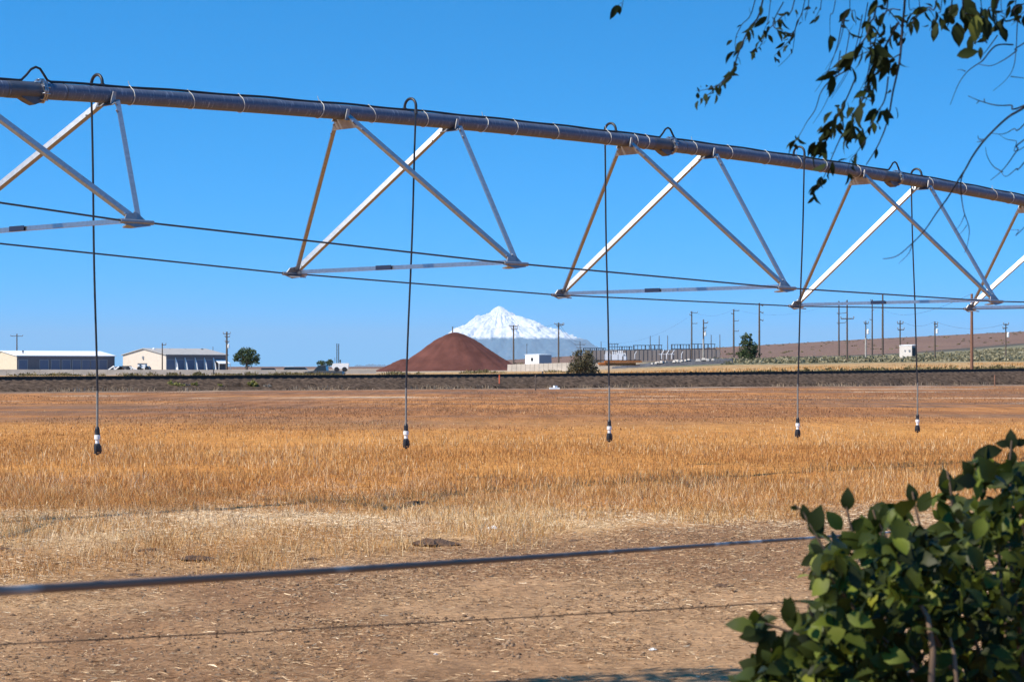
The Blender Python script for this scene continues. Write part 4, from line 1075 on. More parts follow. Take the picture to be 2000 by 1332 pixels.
# ------------------------------------------------------------------ substation
steel_s = mat('substation_steel', (0.06, 0.065, 0.075), 0.6, 0.2)
GD = 720.0
def gantry(px0, px1, ytop, ybeam, label, step, pk):
    a = P(px0, 700, GD); base = gz(a.x, GD)
    t_ = thing('substation_frame', (a.x, GD, base), label, 'substation frame', 'steel frames of the substation')
    zb = EYE - (ybeam - HZ) / F * GD; zt = EYE - (ytop - HZ) / F * GD; x0, x1 = (px0 - 1000) / F * GD, (px1 - 1000) / F * GD
    n_ = max(1, round((px1 - px0) / step))
    for i in range(n_ + 1):
        x = x0 + (x1 - x0) * i / n_
        mb = MB(); mb.box((x, GD, (base - 0.5 + zb) / 2 - 0.1), (0.22, 0.22, zb - base + 0.3)); mb.build('post', steel_s, t_)
        wdt = 0.42 if i % 3 == pk else 0.20
        mb = MB(); mb.box((x, GD - 0.03, (zb + zt) / 2), (wdt, 0.22, zt - zb)); mb.build('riser', steel_s, t_)
    mb = MB(); mb.box(((x0 + x1) / 2, GD - 0.05, zb), (x1 - x0 + 0.6, 0.4, 0.34)); mb.build('beam', steel_s, t_)
    mb = MB(); mb.box(((x0 + x1) / 2, GD - 0.06, zt), (x1 - x0 + 0.5, 0.3, 0.22)); mb.build('beam', steel_s, t_)
gantry(1238, 1268, 674.5, 683, 'low dark steel frame, the first one right of the drop hose', 7, 0)
gantry(1272, 1292, 674, 682.5, 'small dark frame under the trio of masts', 7, 1)
gantry(1312, 1346, 673, 682, 'wide dark frame left of the tall pole at the substation', 6, 0)
gantry(1350, 1396, 672, 681.5, 'wide dark frame at the right end of the substation', 7, 2)
gantry(1210, 1234, 677, 684, 'small dark frame just right of the drop hose', 5, 1)
gantry(1140, 1182, 680, 685, 'lowest dark frame behind the olive bush', 4, 0)
def busframe(px0, px1, y0, y1, label):
    x0, x1 = (px0 - 1000) / F * 700, (px1 - 1000) / F * 700; base = gz(x0, 700)
    t_ = thing('switch_tower', (x0, 700, base), label, 'switch tower')
    zt, zm = EYE - (y0 - HZ) / F * 700, EYE - (y1 - HZ) / F * 700
    for x in np.linspace(x0, x1, 4):
        mb = MB(); mb.tube([(x, 700, base - .3), (x, 700, zt)], 0.10, 6); mb.build('post', steel_s, t_)
    for z in (zt, (zt + zm) / 2, zm):
        mb = MB(); mb.tube([(x0 - 0.4, 699.8, z), (x1 + 0.4, 699.8, z)], 0.11, 6); mb.build('beam', steel_s, t_)
    for k in range(5):
        x = x0 + (x1 - x0) * (k + .5) / 5
        mb = MB(); mb.lathe((x, 699.8, zm - 0.7), [(0.10, 0), (0.16, .2), (0.1, .3), (.16, .5), (0.08, .62)], 6); mb.build('insulator', M['white'], t_)
busframe(1190, 1206, 672, 683, 'rounded tangle of busbars on posts right of the third drop hose')
# slatted fence in front of the frames
fpost = mat('grey_slat_fence', (0.235, 0.20, 0.175), 0.85, 0, 0.25, 0.4, stretch=(6, 6, 0.3))
t_ = thing('slatted_fence', P(1280, 705, 640), 'tall grey slatted fence around the substation', 'fence')
prev = None
for i in range(30):
    px = 1156 + i * 8.35; D = 640
    a, b_ = P(px, 684.5 - 1.5 * i / 30, D), P(px + 8.25, 684.5 - 1.5 * (i + 1) / 30, D)
    zb = min(gz(a.x, D), gz(b_.x, D)) - 0.4
    mb = MB(); mb.plate([a, b_, (b_.x, D, zb), (a.x, D, zb)], 0.05); mb.build('slat_panel', fpost, t_)
    mb = MB(); mb.box((a.x, D - 0.08, (zb + a.z) / 2 + 0.05), (0.10, 0.10, a.z - zb + 0.1)); mb.build('post', steel_s, t_)
trm = mat('white_transformer_paint', (0.74, 0.75, 0.76), 0.5)
for k, (px, yb, w_, h_, lab) in enumerate(((1187, 703, 1.5, 2.4, 'white transformer tank left of the third drop hose'), (1201, 703, 1.9, 2.1, 'white transformer tank with radiators right of the third drop hose'), (1212, 703.5, 1.6, 2.6, 'tall white transformer tank, middle of the group'), (1219, 704, 1.1, 1.7, 'small white transformer tank at the right end of the group'))):
    D = 600; c_ = P(px, yb, D)
    t_ = thing('transformer', c_, lab, 'transformer', 'transformers of the substation')
    mb = MB(); mb.box((c_.x, D, c_.z + h_ * 0.35), (w_, 1.4, h_ * 0.8)); mb.build('tank', trm, t_)
    for s_ in (-1, 1):
        mb = MB()
        for j in range(4): mb.box((c_.x + s_ * (w_ / 2 + 0.18), D - 0.5 + j * 0.3, c_.z + h_ * 0.33), (0.3, 0.12, h_ * 0.6))
        tag(mb.build('radiator', M['grey'], t_), kind='stuff')
    for j in range(3):
        mb = MB(); mb.lathe((c_.x - w_ * 0.3 + j * w_ * 0.3, D - 0.2, c_.z + h_ * 0.76), [(0.09, 0), (0.16, .2), (.09, .35), (.16, .5), (.07, .8)], 8); mb.build('bushing', trm, t_)
for k, px in enumerate((1292, 1302, 1312)):
    a = P(px, 692, 620); b_ = P(px + 5, 684, 620)
    mb = MB(); mb.tube([a - UP * 1.4, a, b_], 0.13, 6); mb.tube([a - Vector((0.8, 0, 0)), a + Vector((0.8, 0, 0))], 0.08, 6)
    tag(mb.build('disconnect_switch', trm), 'white slanting disconnect switch, ' + ('left', 'middle', 'right')[k] + ' one of three before the fence', 'switch', 'slanting switches of the substation')
for px, lab in ((1240, 'thin white bent switch arm left on the fence'), (1331, 'short white switch arm right of the slanting three')):
    a = P(px, 697, 620); mb = MB(); mb.tube([a - UP * 0.6, a + UP * 0.8, a + UP * 1.6 + Vector((.5, 0, 0))], 0.11, 6); tag(mb.build('disconnect_switch', trm), lab, 'switch')

# ------------------------------------------------------------------ vehicles behind the wall
glass = mat('dark_vehicle_glass', (0.02, 0.025, 0.03), 0.15)
def car(label, c, L, W_, H_, m, rz, pickup=False):
    t_ = thing('parked_pickup' if pickup else 'parked_car', c, label, 'pickup' if pickup else 'car')
    cs, sn = math.cos(rz), math.sin(rz)
    def tr(x, y, z): return (c.x + x * cs - y * sn, c.y + x * sn + y * cs, c.z + z)
    def prism(nm, prof, w_, m_, par):
        mb = MB(); k = len(prof)
        vs = [tr(x, -w_ / 2, z) for x, z in prof] + [tr(x, w_ / 2, z) for x, z in prof]
        mb.add(vs, [tuple(range(k)), tuple(range(2 * k - 1, k - 1, -1))] + [(i + k, (i + 1) % k + k, (i + 1) % k, i) for i in range(k)])
        return mb.build(nm, m_, par)
    h1 = H_ * 0.62
    body = prism('body', [(-L / 2, 0.35), (-L / 2 + .1, h1 * .95), (-L * .2, h1), (L * .22, h1), (L / 2 - .1, h1 * .85), (L / 2, 0.4), (L * .4, .28), (-L * .4, .28)], W_, m, t_)
    if pickup: cab_ = [(-L * .08, h1), (-L * .06, H_), (L * .14, H_), (L * .26, h1)]
    else: cab_ = [(-L * .40, h1), (-L * .30, H_), (L * .10, H_), (L * .26, h1)]
    prism('window', [(x * 0.98, z - .02) for x, z in cab_], W_ * .9, glass, t_)
    prism('roof', [(cab_[1][0] - .05, H_ - .02), (cab_[1][0], H_ + .06), (cab_[2][0], H_ + .06), (cab_[2][0] + .05, H_ - .02)], W_ * .92, m, t_)
    for x in (-L * .3, L * .31):
        for y in (-W_ / 2, W_ / 2):
            mb = MB(); mb.tube([tr(x, y - .1, .33), tr(x, y + .1, .33)], .33, 14); mb.build('wheel', M['rubber'], t_)
carw = mat('white_car_paint', (0.78, 0.78, 0.78), 0.3); card = mat('black_car_paint', (0.03, 0.032, 0.04), 0.3); carg = mat('dark_grey_car_paint', (0.06, 0.065, 0.07), 0.35)
def vpos(px, ytop, D, H_): p = P(px, ytop, D); return Vector((p.x, D, p.z - H_))
car('low black car showing its roof over the left concrete wall', vpos(530, 719.6, 285, 1.4), 4.4, 1.8, 1.4, card, 0.1)
car('white car showing its roof over the concrete wall', vpos(570, 716.4, 285, 1.45), 3.0, 1.8, 1.45, carw, 0.05)
car('long dark car parked right behind the white car', vpos(590, 718.3, 283, 1.4), 4.6, 1.8, 1.4, card, 0.05)
car('dark grey pickup parked left of the white tank trailer', vpos(634, 715.2, 246, 1.45), 4.6, 1.85, 1.5, carg, 3.05, True)
# white tank trailer with two tall upright pipes
c_ = P(665, 720.5, 240); t_ = thing('tank_trailer', c_, 'white tank trailer with two tall dark upright pipes left of the cinder pile', 'trailer')
mb = MB(); w2 = 34 / F * 240 / 2; hh = 11.0 / F * 240
pf = [(-w2, hh * .35), (-w2 * .85, hh * .95), (-w2 * .5, hh), (w2 * .9, hh * 1.02), (w2, hh * .9), (w2 * .9, 0), (-w2 * .8, 0)]
mb.add([(c_.x + x, c_.y - .5, c_.z + z) for x, z in pf] + [(c_.x + x, c_.y + .5, c_.z + z) for x, z in pf], [tuple(range(7)), tuple(range(13, 6, -1))] + [(i + 7, (i + 1) % 7 + 7, (i + 1) % 7, i) for i in range(7)]); mb.build('tank', M['white'], t_)
for px, yt in ((658, 671), (661.5, 671.5)):
    q_ = P(px, yt, 240); mb = MB(); mb.tube([(q_.x, 240, c_.z + hh * .9), (q_.x, 240, q_.z)], 0.05, 8); mb.build('mast', M['steel_dark'], t_)
q_ = P(664.5, 704, 240); mb = MB(); mb.lathe((q_.x, 240, c_.z + hh), [(.12, 0), (.06, .12), (.05, .2), (.09, .24), (.09, .36), (.03, .4)], 8); mb.build('hatch', M['black'], t_)
q_ = P(654, 698, 240); mb = MB(); mb.tube([(q_.x, 240, c_.z + hh * .9), (q_.x, 240, q_.z)], 0.02, 6); mb.build('antenna', M['steel_dark'], t_)
for s_ in (-.4, .5):
    mb = MB(); mb.tube([(c_.x + s_, c_.y - .55, c_.z - .05), (c_.x + s_, c_.y + .55, c_.z - .05)], .28, 14); mb.build('wheel', M['rubber'], t_)
# white cab truck and the implement beside it
c_ = P(281, 723, 380); t_ = thing('cab_truck', c_, 'white cab truck standing before the beige gable', 'truck')
mb = MB(); k = 380 / F
mb.box((c_.x - 3 * k, 380, c_.z + 5.5 * k + .2), (15 * k, 1.9, 9 * k)); cb_ = mb.build('cab', M['white'], t_)
mb = MB(); mb.box((c_.x - 5 * k, 378.98, c_.z + 7.4 * k + .2), (3.4 * k, .1, 2.6 * k)); mb.build('window', glass, cb_)
mb = MB(); mb.box((c_.x - 3 * k, 380, c_.z + 10.6 * k + .2), (16 * k, 2.0, 1.2 * k)); mb.build('roof', M['steel_dark'], cb_)
mb = MB(); mb.box((c_.x + 8 * k, 380, c_.z + 3.6 * k + .1), (7.5 * k, 1.8, 7 * k), taper=.7); mb.build('hood', M['grey'], t_)
for s_ in (-7 * k, 8 * k):
    for y_ in (-.95, .95):
        mb = MB(); mb.tube([(c_.x + s_, 380 + y_ - .12, c_.z + .25), (c_.x + s_, 380 + y_ + .12, c_.z + .25)], .42, 14); mb.build('wheel', M['rubber'], t_)
c_ = P(244, 723, 375); k = 375 / F; t_ = thing('farm_implement', c_, 'dark farm implement with slanting white booms left of the white cab truck', 'farm machine')
mb = MB(); mb.box((c_.x + 3 * k, 375, c_.z + 5 * k), (22 * k, 1.6, 7 * k), taper=.75); mb.build('body', M['steel_dark'], t_)
mb = MB(); mb.box((c_.x - 8 * k, 374.6, c_.z + 3 * k), (12 * k, 1.2, 4 * k)); mb.build('hopper', rustd, t_)
for pts_ in ([(-30, 0.5), (-19, 8.0)], [(-19, 8.0), (-18, 0.2)], [(-17, 1), (-9, 7.0)], [(11, 6.5), (26, 0.3)], [(14, 0.3), (15, 6.0)]):
    mb = MB(); mb.tube([(c_.x + x * k, 374.0, c_.z + z * k) for x, z in pts_], 0.12, 6); mb.build('boom', M['white'], t_)
for s_ in (-8 * k, 9 * k):
    mb = MB(); mb.tube([(c_.x + s_, 374.0, c_.z + .3), (c_.x + s_, 374.3, c_.z + .3)], .45, 14); mb.build('wheel', M['rubber'], t_)

# ------------------------------------------------------------------ marker posts and bits near the railway
def post(name, px, y0, y1, r, m, label, cat='post', D=None):
    D = D or (EYE * F / max(1, (y1 - HZ))); a, b_ = P(px, y0, D), P(px, y1, D); b_.z = min(b_.z, gz(b_.x, b_.y) - .05)
    mb = MB(); mb.tube([b_, a.lerp(b_, .02), a], [r, r, r * .8], 8); mb.lathe((a.x, a.y, a.z - .02), [(r * 1.15, 0), (r * 1.15, .06), (r * .4, .09)], 8); tag(mb.build(name, m), label, cat)
post('marker_post', 975.5, 734.5, 755, .045, mat('orange_post', (0.55, 0.10, 0.03), .6), 'short orange marker post standing on the ballast slope', 'marker post', 137)
post('marker_post', 1046, 734.5, 763, .04, M['wood'], 'thin grey wooden post at the foot of the ballast, left of the white debris', 'post')
post('marker_post', 1060, 727, 735, .05, M['black'], 'short black post standing beyond the rails', 'post', 170)
post('marker_post', 1943, 734.5, 754, .05, M['woodred'], 'short brown post before the ballast at the far right', 'post')
post('marker_post', 417, 722, 732, .07, M['black'], 'stubby black post by the concrete wall below the awning', 'post', 244)
post('marker_post', 352, 728, 740, .06, M['wood'], 'short wooden post beyond the rails, left of the stubby black post', 'post', 150)
def stone(px, py, s, m, label, cat, name='stone', D=None, flat=.6, grp=None):
    D = D or EYE * F / (py - HZ); c_ = P(px, py, D); c_.z = gz(c_.x, D) if py > 765 else c_.z
    mb = MB(); k = s / F * D / 2; n_ = 9 if cat != 'dung pat' else 17; vs = [(c_.x, c_.y, c_.z + k * flat)]
    for ring_, (rr, zz) in enumerate(((.55, .85), (1, .35), (.95, -.25))):
        for i in range(n_):
            a = 6.283 * i / n_; q_ = rr * random.uniform(.55, 1.25); vs.append((c_.x + math.cos(a) * k * q_, c_.y + math.sin(a) * k * q_, c_.z + k * flat * zz * random.uniform(.5, 1.35)))
    fs = [(0, 1 + i, 1 + (i + 1) % n_) for i in range(n_)]
    for r_ in range(2): fs += [(1 + r_ * n_ + i, 1 + (r_ + 1) * n_ + i, 1 + (r_ + 1) * n_ + (i + 1) % n_, 1 + r_ * n_ + (i + 1) % n_) for i in range(n_)]
    mb.add(vs, fs, False); tag(mb.build(name, m), label, cat, grp)
white_st = mat('white_stone', (.72, .69, .63), .9, 0, .1, 20)
dung_m = mat('dry_dung', (0.12, 0.066, 0.036), .95, 0, .4, 25, .8, 60)
stone(1275, 1269, 17, white_st, 'white stone lying on the bare soil left of the foreground bush', 'stone')
stone(960, 1034, 22, white_st, 'white stone at the edge of the pale straw', 'stone')
stone(851, 1278, 11, white_st, 'small pale flat stone on the soil near the bottom middle', 'stone')
stone(10, 757, 10, white_st, 'pale stone at the foot of the ballast at the left edge', 'stone', D=124)
stone(877, 753, 4, white_st, 'tiny white stone on the ballast slope below the cinder pile', 'stone', D=136)
stone(1630, 739, 4.5, white_st, 'small white stone on the ballast beside the pole with upturned arms', 'stone', D=162)
stone(1962, 746, 5, white_st, 'small white stone on the ballast near the brown post', 'stone', D=172)
stone(262, 1290, 16, mat('tan_clod', (.30, .2, .12), .95, 0, .2, 20, .5, 50), 'tan earth clod on the soil in the lower left', 'clod')
for px, py, s, lab in ((385, 1094, 70, 'long dark dung pat at the left edge of the stubble'), (265, 1124, 32, 'dark dung pat just above the thick cable at left'), (128, 1098, 26, 'dark dung lump beside a pale straw tuft'), (290, 1077, 46, 'flat dark dung pat left of the long one'),
                       (1412, 1143, 40, 'smooth dark dung pat on the bare soil left of the bush'), (880, 968, 44, 'dark lump of weeds at the edge of the tall grass'), (815, 983, 52, 'brown dung pat on the pale flattened straw'), (845, 1066, 90, 'wide brown heap of dung and straw in the middle'),
                       (150, 987, 14, 'small dark clod under the tall grass at left'), (597, 1021, 22, 'dark clod on the pale straw strip'), (1160, 1096, 22, 'small dark dung pat just above the cable'), (1120, 1058, 22, 'small dark dung pat at the end of the stubble'), (610, 1091, 30, 'brown dung pat right of the long dark one'), (5, 1072, 36, 'dark dung pat at the left edge')):
    stone(px, py, s, dung_m, lab, 'dung pat', 'dung_pat', flat=.26, grp='dung pats on the field')
# white plank debris with a thin stake
c_ = P(1083, 760, EYE * F / 44.0); t_ = thing('white_debris', c_, 'white boards lying at the foot of the ballast with a thin upright stake', 'debris')
mb = MB(); mb.box((c_.x, c_.y, c_.z + .05), (.62, .3, .1), .1); mb.build('board', M['white'], t_)
mb = MB(); mb.box((c_.x + .05, c_.y, c_.z + .15), (.2, .2, .14), .5); mb.build('board', M['white'], t_)
mb = MB(); mb.tube([(c_.x + .1, c_.y, c_.z), (c_.x + .12, c_.y, c_.z + .42)], .02, 6); mb.build('stake', M['wood'], t_)

# ------------------------------------------------------------------ far trees and shrubs
tree_m = attr_mat('dark_green_leaves', [(0, (0.022, 0.034, 0.012)), (0.6, (0.060, 0.085, 0.028)), (1, (0.13, 0.16, 0.06))], .6, .2)
olive_m = attr_mat('grey_olive_leaves', [(0, (0.055, 0.05, 0.024)), (0.6, (0.15, 0.13, 0.065)), (1, (0.36, 0.30, 0.19))], .7, .2)
lime_m = attr_mat('yellow_green_leaves', [(0, (0.09, 0.09, 0.02)), (0.6, (0.21, 0.195, 0.045)), (1, (0.36, 0.33, 0.11))], .7, .25)
grey_m = attr_mat('grey_dry_twigs', [(0, (0.12, 0.10, 0.08)), (0.6, (0.25, 0.21, 0.17)), (1, (0.42, 0.36, 0.30))], .8, .1)
bark = mat('grey_brown_bark', (0.10, 0.075, 0.055), .9, 0, .3, 6)
def far_tree(name, label, cat, px, pbase, D, lobes, leaf, n, m, trunk=True, stems=3):
    """lobes: (px, py, rx px, ry px) blobs of crown in photo pixels; each gets real depth"""
    base = P(px, pbase, D); base.z = min(base.z, gz(base.x, base.y)) if pbase < 760 and D > 170 else base.z
    t_ = thing(name, base, label, cat)
    k = D / F; VV, QQ, RR = [], [], []; o = 0
    tot = sum(a[2] * a[3] for a in lobes)
    for (lx, ly, rx, ry) in lobes:
        c_ = P(lx, ly, D); c_.y += random.uniform(-.5, .5) * rx * k
        m_ = int(n * rx * ry / tot); ncl = max(5, m_ // 26)
        u = rng.normal(0, 1, (ncl, 3)); u /= np.linalg.norm(u, axis=1)[:, None]; u *= (0.35 + 0.65 * rng.random((ncl, 1))**.5)
        cl = np.array(c_)[None] + u * np.array([rx * k, rx * k, ry * k])
        rep = np.repeat(np.arange(ncl), max(1, m_ // ncl)); sg = max(rx, ry) * k * .16
        c = cl[rep] + rng.normal(0, sg, (len(rep), 3))
        s = leaf * (.6 + .8 * rng.random(len(rep)))
        a = rng.normal(0, 1, (len(rep), 3)); a /= np.linalg.norm(a, axis=1)[:, None]; bb = np.cross(a, rng.normal(0, 1, (len(rep), 3))); bb /= np.linalg.norm(bb, axis=1)[:, None]
        a *= s[:, None]; bb *= s[:, None] * .5
        VV.append(np.stack([c - a, c + bb, c + a, c - bb], 1).reshape(-1, 3)); QQ.append(o + np.arange(len(rep))[:, None] * 4 + np.arange(4)); o += len(rep) * 4
        RR.append(np.repeat(np.clip(rng.random(ncl)[rep] * .7 + rng.random(len(rep)) * .35, 0, 1), 4))
    np_mesh('crown', np.concatenate(VV), [np.concatenate(QQ)], m, {'rnd': np.concatenate(RR)}, parent=t_)
    mb = MB(); r0 = (5 if trunk else 2.2) * k * .6
    for i in range(stems if not trunk else 1):
        off = 0 if trunk else random.uniform(-.25, .25) * lobes[0][2] * k
        fork = P(px, (pbase + lobes[0][1]) / 2, D) + Vector((off, 0, 0))
        mb.tube([base + Vector((off * .3, 0, -.2)), base.lerp(fork, .5) + Vector((random.uniform(-.05, .05), 0, 0)), fork], [r0, r0 * .85, r0 * .7], 7)
        for (lx, ly, rx, ry) in lobes:
            e_ = P(lx + random.uniform(-.3, .3) * rx, ly - ry * .4, D); mid = fork.lerp(e_, .5) + Vector((random.uniform(-.1, .1), random.uniform(-.2, .2), .1)); mb.tube([fork, mid, e_], [r0 * .6, r0 * .35, r0 * .1], 5)
    mb.build('trunk', bark, t_)
far_tree('round_tree', 'small round dark green tree standing alone right of the beige building', 'tree', 482, 722, 420, [(482, 697, 20, 15), (468, 695, 13, 11), (497, 696, 12, 12), (480, 687, 13, 7), (484, 708, 18, 5), (504, 705, 5, 5), (461, 705, 5, 6)], .20, 2600, tree_m)
far_tree('conical_tree', 'lone conical green tree between two tall poles on the right', 'tree', 1459, 710, 330, [(1462, 682, 18, 17), (1456, 665, 12, 11), (1462, 656, 7, 6), (1450, 692, 12, 10), (1475, 688, 12, 9), (1460, 697, 18, 6)], .15, 3200, tree_m)
far_tree('olive_bush', 'large grey olive bush growing at the railway below the third drop hose', 'bush', 1139, 735, 165, [(1138, 708, 23, 18), (1124, 714, 14, 16), (1155, 712, 14, 18), (1130, 693, 12, 7), (1148, 692, 10, 8), (1136, 724, 27, 9), (1165, 724, 8, 9), (1113, 727, 7, 8)], .075, 4600, olive_m, False, 6)
far_tree('dark_shrub', 'low dark green shrub behind the wall left of the white tank trailer', 'shrub', 629, 716, 520, [(628, 709, 8, 4), (643, 707, 7, 5), (636, 711, 14, 3)], .2, 900, tree_m, False, 2)
for px, pb, lobes, m_, lab in ((343, 763, [(340, 754, 15, 7), (350, 757, 14, 5), (333, 758, 8, 4)], lime_m, 'yellow green bush, largest of those at the ballast foot'), (379, 763, [(379, 754, 7, 6), (378, 758, 8, 4)], lime_m, 'small yellow green bush beside the largest one'),
                               (363, 763, [(364, 755, 7, 5)], grey_m, 'dry grey bush between two yellow green ones'), (425, 764, [(425, 756, 8, 6)], lime_m, 'small dull green bush alone at the ballast foot'), (492, 762, [(492, 753, 11, 7), (487, 756, 7, 4)], lime_m, 'round yellow green bush right of the dull green one'),
                               (322, 764, [(322, 759, 6, 3)], grey_m, 'low dry grey tuft left of the largest yellow green bush'), (520, 764, [(521, 757, 9, 4)], grey_m, 'low dry grey bush right of the round yellow green one')):
    far_tree('ballast_bush', lab, 'bush', px, pb, 124 + (px - 343) * .02, lobes, .075, 900, m_, False, 3)
weed_m = attr_mat('dark_dry_weeds', [(0, (0.03, 0.03, 0.014)), (0.6, (0.07, 0.066, 0.03)), (1, (0.13, 0.11, 0.06))], .8, .2)
for px, py, rx, ry, lab in ((675, 752, 22, 4, 'dark weed patch on the ballast left of the second drop hose'), (947, 751, 16, 4, 'dark weed patch on the ballast left of the orange post'), (1084, 748, 9, 4, 'small dark weed patch above the white boards'), (1178, 742, 12, 4, 'dark weed patch on the ballast below the olive bush'), (1231, 745, 13, 4, 'dark weed patch right of the third drop hose'), (1427, 742, 17, 4, 'dark weed patch on the ballast below the conical tree'), (85, 753, 14, 3, 'dark weed patch on the ballast below the white roofed building'), (1770, 748, 16, 3, 'dark weed patch near the rightmost drop hose')):
    D = float(np.interp(px, [0, 1000, 2000], [120, 140, 168]))
    far_tree('weed_patch', lab, 'weeds', px, py + 4, D, [(px - rx * .4, py, rx * .6, ry), (px + rx * .4, py + 1, rx * .6, ry * .8)], .06, 420, weed_m, False, 2)

# ------------------------------------------------------------------ the near tree whose twigs hang into view
def leaf_cards(c, d, up_, L, W_, fold=.25):
    """one curved leaf: 8 vertices along a midrib"""
    s = d.cross(up_).normalized(); n_ = s.cross(d).normalized()
    out = []
    prof = ((0, 0, 0), (.18, .34, .02), (.42, .5, .03), (.70, .36, .0), (1.0, 0, -.10))
    rib = [c + d * (L * t) + n_ * (L * z) for t, w_, z in prof]
    lft = [c + d * (L * t) + s * (W_ * w_) + n_ * (L * z + W_ * w_ * fold) for t, w_, z in prof[1:4]]
    rgt = [c + d * (L * t) - s * (W_ * w_) + n_ * (L * z + W_ * w_ * fold) for t, w_, z in prof[1:4]]
    v = rib + lft + rgt       # 0-4 rib, 5-7 left, 8-10 right
    f4 = [(1, 2, 6, 5), (2, 3, 7, 6), (2, 1, 8, 9), (3, 2, 9, 10)]; f3 = [(0, 1, 5), (3, 4, 7), (1, 0, 8), (4, 3, 10)]
    return v, f4, f3
class Leaves:
    def __init__(s): s.v = []; s.q = []; s.t = []; s.r = []
    def add(s, c, d, up_, L, W_, rnd, fold=.25):
        v, f4, f3 = leaf_cards(c, d, up_, L, W_, fold); o = len(s.v)
        s.v += [tuple(p) for p in v]; s.q += [[i + o for i in f] for f in f4]; s.t += [[i + o for i in f] for f in f3]; s.r += [rnd] * len(v)
    def build(s, name, m, parent):
        return np_mesh(name, np.array(s.v), [np.array(s.q), np.array(s.t)], m, {'rnd': np.array(s.r)}, parent=parent, smooth=True)
near_leaf = attr_mat('near_tree_leaves', [(0, (0.012, 0.018, 0.005)), (0.6, (0.028, 0.040, 0.009)), (1, (0.14, 0.15, 0.028))], .7, .08, .12)
twig_m = mat('dark_twigs', (0.016, 0.014, 0.016), .9)
tree = thing('shade_tree', (4.6, 5.0, gz(4.6, 5.0)), 'leafy tree whose twigs and leaves hang into the upper right of the sky', 'tree')
lv = Leaves(); tw = MB()
def rv(): return Vector((random.gauss(0, 1), random.gauss(0, 1), random.gauss(0, 1))).normalized()
def twig(path, D, r0=.0032, leaves=0, t0=.3, L=.05, depth=.5, ends=True):
    pts = []
    Dv = [D + random.uniform(-.15, .15) + depth * (i / max(1, len(path) - 1) - .5) for i in range(len(path))]
    if path[0][1] <= 0 or path[0][0] >= 2000:
        root = True
    else: root = False
    pp = [P(x, y, d) for (x, y), d in zip(path, Dv)]
    if root:          # the twig grows from a bough outside the frame
        e0 = pp[0]
        if path[0][1] <= 0: up0 = Vector((e0.x + .30, 6.05, 3.72)); mids = [e0.lerp(up0, .66) + Vector((-.05, 0, .03)), e0.lerp(up0, .3) + Vector((-.05, 0, 0))]
        else: up0 = Vector((2.15 + random.uniform(-.12, .5), 6.2, 2.86)); mids = [e0.lerp(up0, .72) + Vector((random.uniform(-.05, .09), random.uniform(-.1, .1), random.uniform(-.05, .10))), e0.lerp(up0, .30) + Vector((.03, random.uniform(-.05, .05), random.uniform(-.03, .05)))]
        pp = [up0] + mids + pp
    sm = []
    for i in range(len(pp) - 1):     # Catmull-Rom
        p0, p1, p2, p3 = pp[max(0, i - 1)], pp[i], pp[i + 1], pp[min(len(pp) - 1, i + 2)]
        for k in range(5):
            t = k / 5; sm.append(.5 * ((2 * p1) + (p2 - p0) * t + (2 * p0 - 5 * p1 + 4 * p2 - p3) * t * t + (-p0 + 3 * p1 - 3 * p2 + p3) * t**3))
    sm.append(pp[-1]); n_ = len(sm)
    tw.tube(sm, [r0 * (1 - .7 * i / n_) for i in range(n_)], 6)
    for k in range(leaves):
        t = t0 + (1 - t0) * (k + random.random() * .8) / max(1, leaves); i = min(n_ - 2, int(t * (n_ - 1)))
        c = sm[i].lerp(sm[i + 1], random.random()) + rv() * (L * .35 * random.random()); d = (sm[i + 1] - sm[i]).normalized()
        dd = (d * .7 + rv() * .75 + Vector((0, 0, -.55))).normalized()
        Ls = L * random.uniform(.5, 1.3)
        lv.add(c + rv() * .008, dd, rv(), Ls, Ls * random.uniform(.30, .46), random.random() * .5, random.uniform(.1, .5))
def leafat(px, py, D, dx, dy, L, rnd=.3, W=.45):
    c = P(px, py, D); d = Vector((dx, random.uniform(-.2, .2), -dy)).normalized(); lv.add(c, d, Vector((random.uniform(-.3, .3), -1, random.uniform(-.3, .3))), L, L * W, rnd)
DT = 6.2
twig([(1490, 0), (1462, 58), (1442, 105), (1432, 135), (1412, 158), (1390, 180), (1368, 196)], DT, .0036, 30, .28, .042)
twig([(1475, 0), (1448, 50), (1437, 75), (1436, 100)], DT + .3, .0024, 7, .1, .036)
twig([(1425, 150), (1405, 165), (1380, 175), (1360, 178)], DT, .0018, 8, .3, .03)
twig([(1552, 0), (1530, 30), (1500, 60), (1485, 90), (1470, 105)], DT + .2, .0026, 22, .3, .042)
twig([(1530, 5), (1510, 45), (1520, 60), (1540, 66), (1550, 64)], DT + .2, .002, 9, .4, .034)
twig([(1505, 0), (1500, 40), (1488, 72)], DT, .002, 12, .1, .04)
twig([(1572, 0), (1556, 45), (1551, 80), (1545, 105), (1520, 131)], DT + .4, .0022, 3, .0, .03)
twig([(1560, 40), (1545, 75), (1530, 92), (1512, 110)], DT + .4, .0018, 9, .3, .036)
twig([(1632, 0), (1622, 30), (1621, 62), (1622, 75)], DT + .1, .002, 2, .8, .03); leafat(1622, 68, DT, -.05, 1, .056, .2, .34)
twig([(1655, 20), (1648, 45), (1665, 70)], DT, .0018, 8, .2, .04)
twig([(1768, -10), (1762, 60), (1757, 120), (1744, 180), (1734, 235), (1716, 282), (1692, 322)], DT - .2, .0048, 6, .1, .036)
twig([(1758, 20), (1735, 20), (1722, 45)], DT - .2, .002, 2, .5, .03)
twig([(1712, 0), (1700, 45), (1690, 75), (1664, 105), (1645, 135), (1620, 150)], DT - .3, .0036, 46, .05, .054)
twig([(1735, -5), (1722, 30), (1712, 70), (1700, 100)], DT - .3, .003, 18, .05, .052)
